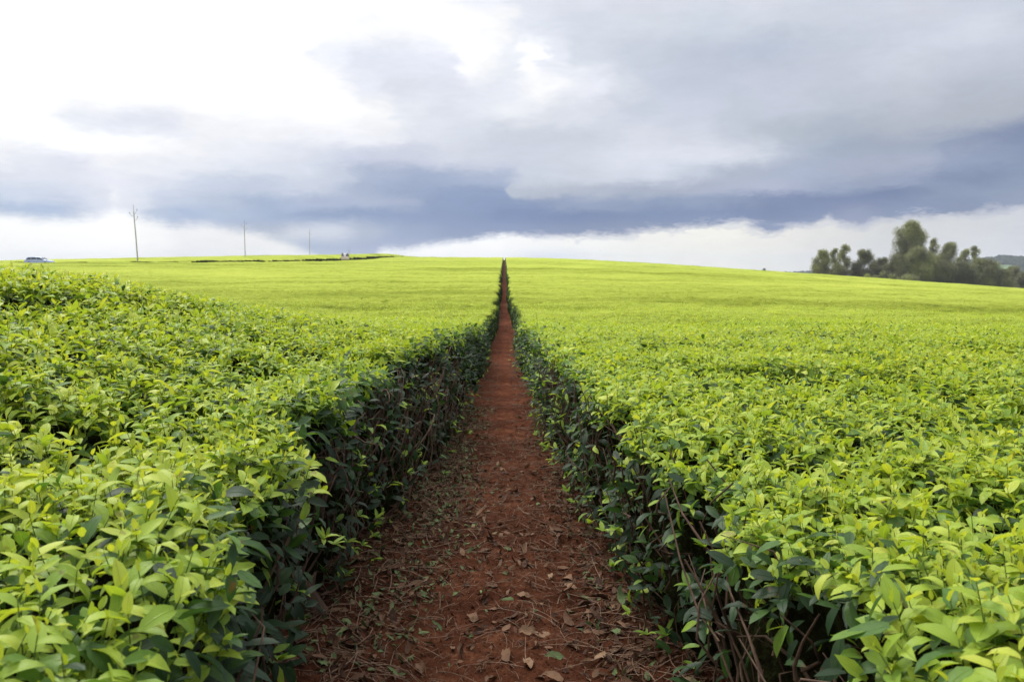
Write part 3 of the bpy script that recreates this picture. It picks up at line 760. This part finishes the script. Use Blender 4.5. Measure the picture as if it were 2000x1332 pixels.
litter(5000, 2.6, 8.5, 0, 0, (.008, .035), .0, .45, 2, .1, (.55, .14))
litter(420, 2.1, 6, .0, .5, (.045, .085), .1, .62, 6, .05)
litter(900, 2.1, 6.5, .38, 1.0, (.045, .09), .1, .6, 5, .15)
litter(20000, 1.8, 8, .0, .9, (.004, .016), .1, .7, 1, .03)
litter(22000, 2.0, 9, .25, .95, (.006, .02), .02, .5, 1, .06)
litter(2600, 7, 20, .1, .6, (.03, .06), .1, .6, 1, .1)
litter(1200, 20, 60, .05, .45, (.06, .11), .1, .5, 1, .05)
tag(lit.build('leaf_litter', [M_DEAD]), 'scatter of small brown and green leaf scraps over the red earth path', 'leaf litter', kind='stuff')
tw = Bag()
def twigs(n, y0, y1, lo, hi, ln, r, mul=1):
    Y = U(y0, y1, n); X = np.where(rng.random(n) < .5, -1, 1)*U(lo, hi, n); la = U(0, 6.283, n); L = U(*ln, n)**1.0
    P0 = np.stack([X, Y, ground_z(X, Y)+U(.003, .02, n)], -1); X1 = X+np.cos(la)*L; Y1 = Y+np.sin(la)*L
    P1 = np.stack([X1, Y1, ground_z(X1, Y1)+U(.003, .03, n)], -1)
    v, f = tubes(P0, P1, U(r*.6, r*1.3, n), np.full(n, r*.4), 4, np.column_stack([rng.normal(0, 1, (n, 2))*(L*.10)[:, None], np.abs(rng.normal(0, .006, n))])); tw.add(v, f)
twigs(450, 1.9, 7, 0, .85, (.06, .22), .0022)
twigs(1100, 1.9, 8, .35, .95, (.05, .30), .0026)
twigs(5000, 1.9, 7, 0, .9, (.02, .07), .0012)
twigs(400, 7, 16, .1, .5, (.1, .25), .003)
tag(tw.build('twig_litter', [M_TWIG]), 'thin dry prunings and twigs strewn along the foot of the tea hedges', 'twigs', kind='stuff')
# soil crumbs
cl = Bag()
n = 16000; Y = 1.9+(U(0, 1, n)**1.3)*7; X = U(-.8, .8, n); s_ = U(.0015, .006, n)*np.where(rng.random(n) < .035, 2.6, 1)
P = np.stack([X, Y, ground_z(X, Y)+s_*.3], -1)
dirs = np.array([(1, 0, 0), (0, 1, 0), (-1, 0, 0), (0, -1, 0), (0, 0, 1)], float)
V = P[:, None]+dirs[None]*s_[:, None, None]*rng.uniform(.6, 1.3, (n, 5, 1))
q = np.array([(0, 1, 4, 4), (1, 2, 4, 4), (2, 3, 4, 4), (3, 0, 4, 4)])
# four triangles written as quads through a doubled apex
V6 = np.concatenate([V, V[:, 4:5]+np.array([0, 0, 1e-4])], 1)
q = np.array([(0, 1, 4, 5), (1, 2, 4, 5), (2, 3, 4, 5), (3, 0, 4, 5)])
cl.add(V6, (np.arange(n)[:, None, None]*6+q[None]).reshape(-1, 4))
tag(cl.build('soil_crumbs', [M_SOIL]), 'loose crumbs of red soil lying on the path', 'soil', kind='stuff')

# large single leaves lying on the path
big = [ # photo x, y, length, tone, turn, green
 (1290,1137,.085,.52,.3), (1250,1155,.075,.42,1.9), (925,1212,.085,.50,2.6), (1035,1240,.10,.60,.1), (1165,1168,.07,.40,1.2),
 (985,1285,.10,.48,2.2), (1030,1300,.09,.62,.9), (945,1160,.055,.95,.5), (870,1120,.05,.55,1.4), (1105,1135,.09,.56,1.1),
 (1115,1150,.075,.66,2.8), (885,1270,.05,.62,.7), (1025,1168,.075,.60,3.0), (670,1240,.085,.86,.4), (640,1300,.075,.92,.0),
 (760,1120,.05,.30,.9), (700,1330,.08,.35,1.7), (1180,1290,.085,.68,.2), (1200,1235,.08,.88,1.0), (1210,1160,.075,.36,1.6),
 (1075,1130,.06,.70,2.2), (1145,1105,.05,.45,.4), (1010,1105,.06,.50,1.0), (805,1165,.06,.58,.6), (880,990,.06,.90,.8),
 (860,1010,.05,.96,2.0), (1085,1060,.06,.46,2.6), (930,1075,.045,.90,1.5), (1150,1200,.07,.55,2.0), (820,1310,.08,.45,1.0),
 (1240,1310,.09,.40,2.5), (1120,1260,.065,.30,.2), (960,1330,.09,.38,.5), (1075,1330,.10,.52,1.3), (740,1205,.06,.40,2.9)]
BIG_LABELS = ['brown leaf against the foot of the right hedge, farthest right of the path leaves',
 'dull brown leaf just left of the one at the right hedge foot',
 'brown leaf left of the path middle, upper of a pair above the broad curled leaf',
 'long pale tan leaf in the middle of the near path',
 'small dark brown leaf right of the path middle, below the twig patch',
 'broad brown leaf near the bottom of the picture, left of centre',
 'pale tan leaf touching the broad brown one near the bottom centre',
 'small green leaf on bare soil left of the path middle',
 'small brown leaf on open soil at the left, highest of the near leaves there',
 'large brown leaf on open soil right of the path middle',
 'tan leaf just below the large brown leaf right of the middle',
 'small pale leaf near the bottom, left of the broad brown leaf',
 'tan leaf in the middle of the path above the long pale one',
 'large green leaf in the litter at the lower left near the trunk',
 'green leaf at the bottom left, below the large green leaf near the trunk',
 'dark leaf in the twig litter on the left, up by the hedge foot',
 'dark leaf cut by the bottom edge at the left of the path',
 'pale tan leaf near the bottom right of the path',
 'green leaf near the bottom right of the path above the pale tan leaf',
 'dark brown leaf right of the path, between bare soil and twig litter',
 'pale curled leaf on bare soil right of the middle, above the large brown leaf',
 'small brown leaf far right, highest of the right hand leaves',
 'small brown leaf high in the path middle on open soil',
 'tan leaf on the left of the path, level with the twig tangle',
 'small green leaf farthest up the left side of the path',
 'pale green leaf on the left litter bank just below the farthest green one',
 'brown leaf right of the middle, up beyond the bare soil patch',
 'tiny green leaf in the middle of the path beyond the bare patch',
 'brown leaf on the right of the path beside the first twigs of the right hedge',
 'brown leaf near the bottom, left of the pale green patch of litter',
 'large dull leaf at the bottom right, under the right hedge',
 'dark leaf lying flat on soil right of the bottom centre',
 'dark brown leaf cut by the bottom edge at the centre',
 'large brown leaf cut by the bottom edge right of the centre',
 'dull brown leaf on the left twig litter, right of the large green leaf']
def floor_pt(x, y):
    az_, el_ = ray(x, y); d = 1.5/math.tan(-el_); 
    for _ in range(6):
        X, Y = d*math.sin(az_), d*math.cos(az_); d = (1.5-float(ground_z(X, Y)))/math.tan(-el_)
    return d*math.sin(az_), d*math.cos(az_)
for i, (px, py, L, tn, trn) in enumerate(big):
    X, Y = floor_pt(px, py); r_ = np.random.default_rng(500+i)
    L *= .95; z = float(ground_z(X, Y))
    bg = Bag(); n = 1; A = lambda v: np.array([v], float)
    v, f, uv, t = leaf_arrays(np.array([(-L/2, 0, .012)]), np.array([(1, 0, .25)]), np.array([(r_.normal(0, .2), r_.normal(0, .3), 1.)]), A(L), A(L*r_.uniform(.42, .6)), A(r_.uniform(.4, 1.3)), A(r_.uniform(.1, .6)), A(tn), 8, A(r_.normal(0, .7)))
    v[:, 2] = np.maximum(v[:, 2]+r_.normal(0, .0032, len(v)), 0.001); v[:, :2] += r_.normal(0, .0016, (len(v), 2))
    bg.add(v, f, uv, t, 0)
    green = tn > .76
    o = bg.build('fallen_leaf', [M_DEAD]); o.location = (X, Y, z+.004); o.rotation_euler = (0, 0, trn*2)
    tag(o, BIG_LABELS[i], 'leaf', 'green leaves fallen on the path' if green else 'dry brown leaves on the path')

# ---------------------------------------------------------------- utility poles
M_POLE = bark_mat('weathered_pole', (.30, .29, .28), (.46, .45, .43), 6)
M_PORC = plain('insulator', (.20, .19, .19), .4)
def pole(px, Y, top_y, label, lean=0.0):
    X = at(px, Y); _, e = ray(px, top_y); z1 = 1.5+math.hypot(X, Y)*math.tan(e); z0 = float(ground(X, Y))-.2
    root = empty('utility_pole', (X, Y, z0)); tag(root, label, 'utility pole', 'utility poles beyond the left field')
    H = z1-z0; hp = H-1.3
    b = Bag(); b.add(*path_tube([(0, 0, 0), (lean*.4, 0, hp*.5), (lean, 0, hp)], [.13, .11, .085], 10)); b.build('shaft', [M_POLE], root)
    b = Bag(); b.add(*path_tube([(lean, 0, hp-.4), (lean, 0, H)], [.035, .03], 6)); b.build('top_spike', [M_PORC], root)
    for (h, dx, dz) in ((hp-.55, .62, .75), (hp-1.0, -.78, .62), (hp-1.75, .70, .62)):
        b = Bag(); b.add(*path_tube([(lean, 0, h), (lean+dx*.5, -.02, h+dz*.35), (lean+dx, -.02, h+dz)], [.035, .032, .03], 6)); a = b.build('bracket_arm', [M_POLE], root)
        b = Bag(); b.add(*path_tube([(lean+dx, -.02, h+dz-.02), (lean+dx, -.02, h+dz+.10), (lean+dx, -.02, h+dz+.2), (lean+dx, -.02, h+dz+.3)], [.035, .07, .05, .03], 8)); b.build('insulator', [M_PORC], a)
pole(269, 146, 400, 'grey wooden utility pole at the far left, tallest of the four, with bare bracket arms', -.35)
pole(479, 220, 430, 'slim grey utility pole second from the left on the far tea slope', .03)
pole(605, 312, 446, 'thin utility pole above the dark hedge line, third from the left', .2)
pole(682, 400, 483, 'shortest utility pole, rising right behind the white vehicle', 0)

# ---------------------------------------------------------------- vehicles
M_GLASS = plain('dark_glass', (.05, .06, .07), .08, 0, .1); M_TYRE = plain('rubber', (.02, .02, .02), .8); M_RIM = plain('steel_rim', (.45, .45, .47), .3, .8)
def loft(profile, half, name, m, parent, taper=None):
    """closed side outline (x,z) with a width at every point, bevelled towards its edges"""
    n = len(profile); b = Bag(); P = np.array(profile, float); cen = P.mean(0); rings = []
    for f, inset in ((-1, .06), (-.93, 0), (.93, 0), (1, .06)):
        q = []
        for i, (x, z) in enumerate(P):
            wv = half if taper is None else taper(x, z)
            dx, dz = (cen[0]-x), (cen[1]-z); l = math.hypot(dx, dz) or 1
            q.append((x+dx/l*inset, wv*f, z+dz/l*inset))
        rings.append(q)
    V = np.array(rings).reshape(-1, 3); F = []
    for r in range(3):
        for i in range(n): F.append((r*n+i, r*n+(i+1) % n, (r+1)*n+(i+1) % n, (r+1)*n+i))
    b.add(V, F)
    for r in (0, 3):   # side caps as a fan of quads through the middle
        c = V[r*n:(r+1)*n]; mid = c.mean(0); W2 = np.vstack([c, mid[None]]); Fq = [(i, (i+1) % n, (i+2) % n, n) for i in range(0, n-1, 2)]
        b.add(W2, Fq)
    return b.build(name, [m], parent, smooth=False)
def wheel(parent, x, y, r=.31, w_=.2):
    s = 1 if y > 0 else -1
    b = Bag(); b.add(*path_tube([(x, y-w_/2, r), (x, y-w_/2+.001, r), (x, y+w_/2-.001, r), (x, y+w_/2, r)], [r*.6, r, r, r*.6], 18)); o = b.build('wheel', [M_TYRE], parent)
    b = Bag(); b.add(*path_tube([(x, y+s*(w_/2-.03), r), (x, y+s*(w_/2+.012), r), (x, y+s*(w_/2+.02), r)], [r*.62, r*.6, .01], 14)); b.build('rim', [M_RIM], o)
def slab(parent, name, m, pts, th=.012):
    """thin panel through four corners"""
    p = np.array(pts, float); nn_ = np.cross(p[1]-p[0], p[3]-p[0]); nn_ = nn_/np.linalg.norm(nn_)*th
    V = np.vstack([p-nn_, p+nn_]); F = [(0, 1, 2, 3), (7, 6, 5, 4), (0, 4, 5, 1), (1, 5, 6, 2), (2, 6, 7, 3), (3, 7, 4, 0)]
    b = Bag(); b.add(V, F); return b.build(name, [m], parent, smooth=False)
# blue estate car, side on
X = at(77, 115); Y = 115.0; z = float(ground(X, Y))+.07
M_BLUE = plain('pale_blue_paint', (.42, .52, .74), .3, .3, .05)
root = empty('parked_car', (X, Y, z+.35), 0.10); root.scale = (.85, .85, .85); tag(root, 'pale blue car half hidden behind the tea at the far left edge of the field', 'car')
body = [(-2.12, .32), (-2.16, .62), (-2.08, .92), (-1.2, .98), (0, .97), (1.05, .95), (1.75, .86), (2.08, .74), (2.14, .45), (2.05, .28), (1.0, .24), (-1.2, .24)]
loft(body, .86, 'body', M_BLUE, root)
cab = [(-1.98, .93), (-1.72, 1.34), (-1.45, 1.46), (-.6, 1.50), (.1, 1.47), (.5, 1.36), (1.18, .94), (0, .94)]
loft(cab, .74, 'cabin', M_BLUE, root, lambda x, z: .80-.22*(z-.93))
for s in (-1, 1):
    yy = lambda z_: s*(.80-.22*(z_-.93)+.012)
    for x0, x1, x2, x3 in ((-1.80, -1.05, -1.05, -1.56), (-.97, -.20, -.20, -.97), (-.12, .95, .42, -.12)):
        slab(root, 'window', M_GLASS, [(x0, yy(.98), .98), (x1, yy(.98), .98), (x2, yy(1.38), 1.38), (x3, yy(1.38), 1.38)])
    wheel(root, -1.35, s*.78); wheel(root, 1.35, s*.78)
    slab(root, 'headlight', plain('lamp_glass', (.7, .7, .72), .1), [(2.03, s*.45, .60), (2.03, s*.78, .60), (2.0, s*.78, .74), (2.0, s*.45, .74)], .03)
slab(root, 'windscreen', M_GLASS, [(1.14, -.68, 1.0), (1.14, .68, 1.0), (.62, .62, 1.36), (.62, -.62, 1.36)])
slab(root, 'rear_window', M_GLASS, [(-1.97, -.66, 1.0), (-1.97, .66, 1.0), (-1.76, .60, 1.36), (-1.76, -.60, 1.36)])
# white pickup seen from behind, loaded
Y = 158.; X = at(674, Y); z = float(ground(X, Y))+.1
M_WHITE = plain('dusty_white_paint', (.72, .66, .60), .5, 0, .08)
root = empty('pickup_truck', (X, Y, z+.45), R(101.8)); root.scale = (.92, .92, .92); tag(root, 'small dusty white pickup with a load on top in the lane by the dark hedge', 'pickup')
loft([(-2.5, .45), (-2.5, 1.05), (-.3, 1.1), (-.3, 1.1), (1.3, 1.1), (2.3, .98), (2.45, .7), (2.4, .4), (1, .35), (-1.4, .35)], .90, 'body', M_WHITE, root)
loft([(-.35, 1.06), (-.30, 1.72), (0, 1.78), (.8, 1.74), (1.35, 1.08), (.5, 1.06)], .76, 'cab', M_WHITE, root)
slab(root, 'rear_window', M_GLASS, [(-.37, -.6, 1.22), (-.37, .6, 1.22), (-.33, .56, 1.62), (-.33, -.56, 1.62)])
slab(root, 'tailgate', M_WHITE, [(-2.54, -.80, .62), (-2.54, .80, .62), (-2.54, .80, 1.10), (-2.54, -.80, 1.10)], .02)
for s in (-1, 1):
    slab(root, 'side_window', M_GLASS, [(-.2, s*.775, 1.18), (1.05, s*.775, 1.18), (.75, s*.775, 1.62), (-.15, s*.775, 1.62)])
    slab(root, 'tail_lamp', plain('red_lens', (.45, .03, .02), .3), [(-2.54, s*.84, .75), (-2.54, s*.89, .75), (-2.54, s*.89, 1.0), (-2.54, s*.84, 1.0)])
    wheel(root, -1.5, s*.80, .36, .22); wheel(root, 1.5, s*.80, .36, .22)
for i, (a, bx, hh, col) in enumerate(((-.55, .34, .55, (.12, .12, .14)), (.05, .30, .40, (.65, .66, .72)), (.52, .26, .62, (.16, .16, .18)))):
    r_ = np.random.default_rng(900+i); V, F = path_tube([(-1.3, a, .75), (-1.3, a, .8), (-1.3, a, 1.25+hh*.4), (-1.3, a, 1.25+hh)], [.05, bx, bx*.9, .10], 10)
    b = Bag(); b.add(V+r_.normal(0, .02, V.shape), F); o = b.build('load_sack', [plain('sack_cloth', col, .9)])
    o.parent = None; o.matrix_world = root.matrix_world
    o.location = root.location; o.rotation_euler = root.rotation_euler; o.scale = root.scale
    tag(o, ('dark', 'pale', 'dark')[i]+' sack standing in the back of the white pickup, '+('left of the pale one', 'between two dark ones', 'right of the pale one')[i], 'sack')

# ---------------------------------------------------------------- trees
TREES = [(0, (.055, .062, .042)), (.35, (.135, .145, .090)), (.65, (.23, .245, .13)), (1, (.33, .37, .14))]
M_TREE = leaf_mat('tree_leaf', TREES, .2, .6, .3, False)
M_TRUNK = bark_mat('tree_bark', (.12, .10, .08), (.34, .30, .25), 3)
def tree(name, cat, label, px, Y, top, halfpx, base_y, tone=.5, lobes=9, dens=1.0, narrow=1.0, trunk=.25, group='trees beyond the right of the field'):
    """px/top/halfpx: where the crown stands, how high and wide, in photograph pixels at distance Y"""
    X = at(px, Y); dist = math.hypot(X, Y); _, e = ray(px, top); z1 = 1.5+dist*math.tan(e); z0 = float(ground(X, Y))
    H = z1-z0; Rw = halfpx/1500*Y*1.12; r_ = np.random.default_rng(int(px*7+top))
    root = empty(name, (X, Y, z0)); tag(root, label, cat, group)
    cz0 = H*trunk; b = Bag(); c = Bag()
    b.add(*path_tube([(0, 0, -.5), (r_.normal(0, .1), 0, H*.3), (r_.normal(0, .3), r_.normal(0, .3), H*.62), (r_.normal(0, .4), 0, H*.88)], [H*.011+.05, H*.009+.04, H*.006+.03, .03], 8))
    cs = []
    lobes = int(lobes*2.6)
    for i in range(lobes):
        f = (i+.5)/lobes; wv = math.sin(math.pi*min(1, .22+.74*f))**.7
        a = r_.uniform(0, 6.283); rad = Rw*wv*r_.uniform(.30, .80)*narrow
        rr = Rw*r_.uniform(.34, .50)*(1-.25*f)
        cc = np.array((math.cos(a)*rad, math.sin(a)*rad, cz0+(H-cz0)*f))
        cc[2] = min(cc[2], H-rr*.75); cs.append((cc, rr))
        st = np.array((0, 0, min(cc[2]*.72, H*.8)))
        b.add(*path_tube([st, (st+cc)/2+r_.normal(0, .2, 3), cc], [H*.003+.03, H*.002+.02, .02], 5))
    for cc, rr in cs:
        n = int(1250*dens*(rr/1.5)**1.6)+130
        d = nrm(r_.normal(0, 1, (n, 3))); q = cc+d*(rr*(.35+.85*r_.random(n)**1.3))[:, None]*np.array((1, 1, 1.0))
        q = q[(fbm(q[:, 0]*1.1+q[:, 2], q[:, 1]*1.1+q[:, 2]*.9, 2, 3) > .33)]; n = len(q)
        L = r_.uniform(.28, .66, n)*(Y/290)
        D = nrm(q-cc+r_.normal(0, .8*rr, (n, 3))+np.array((0, 0, .9*rr))); N = r_.normal(0, .6, (n, 3))+np.array((0, 0, 1))
        tn = tone+.16+r_.normal(0, .16, n)+.55*(r_.random()-.5)
        c.add(*leaf_arrays(q, D, N, L, L*.55, r_.uniform(0, .9, n), r_.uniform(0, .5, n), np.clip(tn, 0, 1), 1))
    b.build('trunk', [M_TRUNK], root); c.build('crown', [M_TREE], root)
    return root
YT = 290
tl = [
 (1606, YT, 490, 19, .52, 6, 'round grey-green tree at the left end of the tree line'),
 (1632, YT+8, 486, 13, .56, 5, 'pale open tree beside the round one at the left end of the tree line'),
 (1650, YT+2, 479, 16, .60, 6, 'loose tree with a thin visible trunk, topmost of the left cluster'),
 (1687, YT, 489, 20, .38, 7, 'dark upright bushy tree standing alone between the left cluster and the low trees'),
 (1721, YT+6, 505, 20, .22, 6, 'low dark tree left of the tallest tree'),
 (1775, YT, 435, 33, .56, 16, 'tallest tree of the group with a high ragged crown'),
 (1822, YT+14, 466, 13, .58, 7, 'slender tree just right of the tallest tree with sky showing through'),
 (1851, YT+2, 476, 25, .52, 9, 'broad round topped green tree right of the slender one'),
 (1884, YT+16, 488, 16, .58, 6, 'light green tree behind the low woods, left of the pointed one'),
 (1905, YT+5, 482, 13, .62, 6, 'pointed light green tree at the right end of the tall ones'),
 (1752, YT-14, 500, 24, .36, 7, 'grey-green understorey tree at the foot of the tallest tree, left side'),
 (1795, YT-16, 486, 30, .45, 9, 'wide olive tree in front of the tallest tree'),
 (1838, YT-14, 510, 28, .30, 8, 'low grey-green tree under the broad round one'),
 (1880, YT-12, 514, 30, .24, 8, 'dark wide low tree under the light green ones'),
 (1925, YT-10, 508, 28, .36, 8, 'low olive tree with a yellowish top near the right'),
 (1960, YT-12, 528, 26, .22, 7, 'dark low bush tree near the right edge of the picture'),
 (1982, YT+6, 522, 20, .40, 6, 'brownish green low tree second from the right edge'),
 (2012, YT-4, 532, 28, .24, 7, 'last low tree cut by the right edge of the picture')]
for px, Y, top, hp, tone, lb, lab in tl:
    tree('broadleaf_tree', 'tree', lab, px, Y, top, hp, 0, tone, lb+4, 1.1 if hp > 18 else .8, 1.0, .03 if top > 495 else .14)
for px, Y, top, hp, tone, lab in ((1697, YT-22, 536, 8, .95, 'small bright green shrub in front of the dark trees'),
                                  (1737, YT-18, 532, 16, .30, 'low grey shrub left of the tallest tree at the field edge'),
                                  (1776, YT-24, 538, 17, .42, 'brownish low shrub under the tallest tree'),
                                  (1716, YT-16, 540, 14, .48, 'pale low shrub right of the bright green one')):
    tree('shrub', 'shrub', lab, px, Y, top, hp, 0, tone, 5, .8, 1.0, .02, 'shrubs at the foot of the tree line')
tree('distant_tree', 'tree', 'tiny lone blue-grey tree on the skyline, halfway along the right slope', 1494, 900, 525, 5, 0, .1, 5, .6, 1.0, .1, None)

# ---------------------------------------------------------------- hills beyond the valley
def hills():
    azs = np.linspace(R(-60), R(62), 420); rs = np.linspace(1150, 3300, 40)
    A_, Rr = np.meshgrid(azs, rs)
    prof = np.interp(azs, [ray(x, 505)[0] for x in (-3000, 0, 1200, 1480, 1540, 1600, 1640, 1700, 1800, 1880, 1930, 1960, 2000, 2300, 3200)],
                     [-30, -30, -24, -20, -14, -10, -10, -10, -6, 4, 14, 17, 13, 24, 20])
    f = sstep(rs, 1150, 1850)*(1-.3*sstep(rs, 1900, 3300))
    Z = -58+(prof[None]+58)*f[:, None]+(fbm(A_*22, Rr*.002, 3, 15)-.5)*8*f[:, None]
    V = np.stack([np.sin(A_)*Rr, np.cos(A_)*Rr, Z], -1); ii = np.arange(Z.size).reshape(Z.shape)
    b = Bag(); b.add(V, np.stack([ii[:-1, :-1], ii[:-1, 1:], ii[1:, 1:], ii[1:, :-1]], -1))
    m, T = mat('hill_fields'); pos = T.new('ShaderNodeNewGeometry').outputs['Position']
    n_ = T.noise(pos, .006, 4, .6).outputs[0]
    col = T.ramp(n_, [(.35, (.03, .06, .03)), (.5, (.09, .16, .045)), (.7, (.13, .20, .05))])
    finish(T, T.new('ShaderNodeBsdfPrincipled', i_Base_Color=col, i_Roughness=.9).outputs[0])
    tag(b.build('hills', [m]), kind='structure')
    # woods on the crests
    def hz(a, r): return np.interp(r, rs, -58+(np.interp(a, azs, prof)+58)*f)
    wd = Bag(); r_ = np.random.default_rng(5)
    th = np.linspace(0, 2*math.pi, 9)[:-1]; ph = np.linspace(-.2, 1.5, 5)
    spots = []
    for px0, px1, r0, r1, n in ((1525, 1720, 1700, 1900, 230), (1880, 2080, 1700, 1950, 420), (1955, 1985, 1350, 1480, 30), (1700, 1900, 1700, 1900, 160), (1990, 2200, 1350, 1700, 160), (2000, 2600, 1700, 1900, 260)):
        for _ in range(n): spots.append((ray(r_.uniform(px0, px1), 505)[0], r_.uniform(r0, r1)))
    for a, r in spots:
        s = r_.uniform(5, 10)*(.75 if a < ray(1800, 505)[0] else 1.0); c = np.array((math.sin(a)*r, math.cos(a)*r, hz(a, r)+s*.2)); V = []
        for p_ in ph:
            for t_ in th:
                k = s*r_.uniform(.8, 1.15); V.append(c+np.array((math.cos(t_)*math.cos(p_)*k, math.sin(t_)*math.cos(p_)*k, math.sin(p_)*k*1.1)))
        F = [(i*8+j, i*8+(j+1) % 8, (i+1)*8+(j+1) % 8, (i+1)*8+j) for i in range(4) for j in range(8)]
        wd.add(V, F, tone=r_.uniform(0, .5))
    m, T = mat('far_woods'); pos = T.new('ShaderNodeNewGeometry').outputs['Position']
    nz = T.noise(pos, .35, 5, .7).outputs[0]
    p = T.new('ShaderNodeBsdfPrincipled', i_Base_Color=T.ramp(nz, [(.3, (.016, .026, .026)), (.7, (.038, .056, .048))]), i_Roughness=.95)  # base colour tinted with some of the blue of the distant haze
    p.inputs['Specular IOR Level'].default_value = 0; finish(T, p.outputs[0])
    tag(wd.build('distant_woods', [m]), 'blue dark woods along the crests of the far hills at the right', 'woods', kind='stuff')
hills()

# ---------------------------------------------------------------- haze
m, T = mat('haze_air')
pv = T.new('ShaderNodeVolumePrincipled'); pv.inputs['Density'].default_value = .00016; pv.inputs['Color'].default_value = (.84, .90, 1, 1)
o_ = T.new('ShaderNodeOutputMaterial'); T.l.new(pv.outputs[0], o_.inputs['Volume'])
V = np.array([(x, y, z) for z in (-64, 75) for y in (-90, 4400) for x in (-4200, 4200)], float)
b = Bag(); b.add(V, [(0, 2, 3, 1), (4, 5, 7, 6), (0, 1, 5, 4), (2, 6, 7, 3), (0, 4, 6, 2), (1, 3, 7, 5)])
hz = b.build('haze', [m], smooth=False); tag(hz, kind='stuff', label='thin pale haze in the air over the fields and valley')
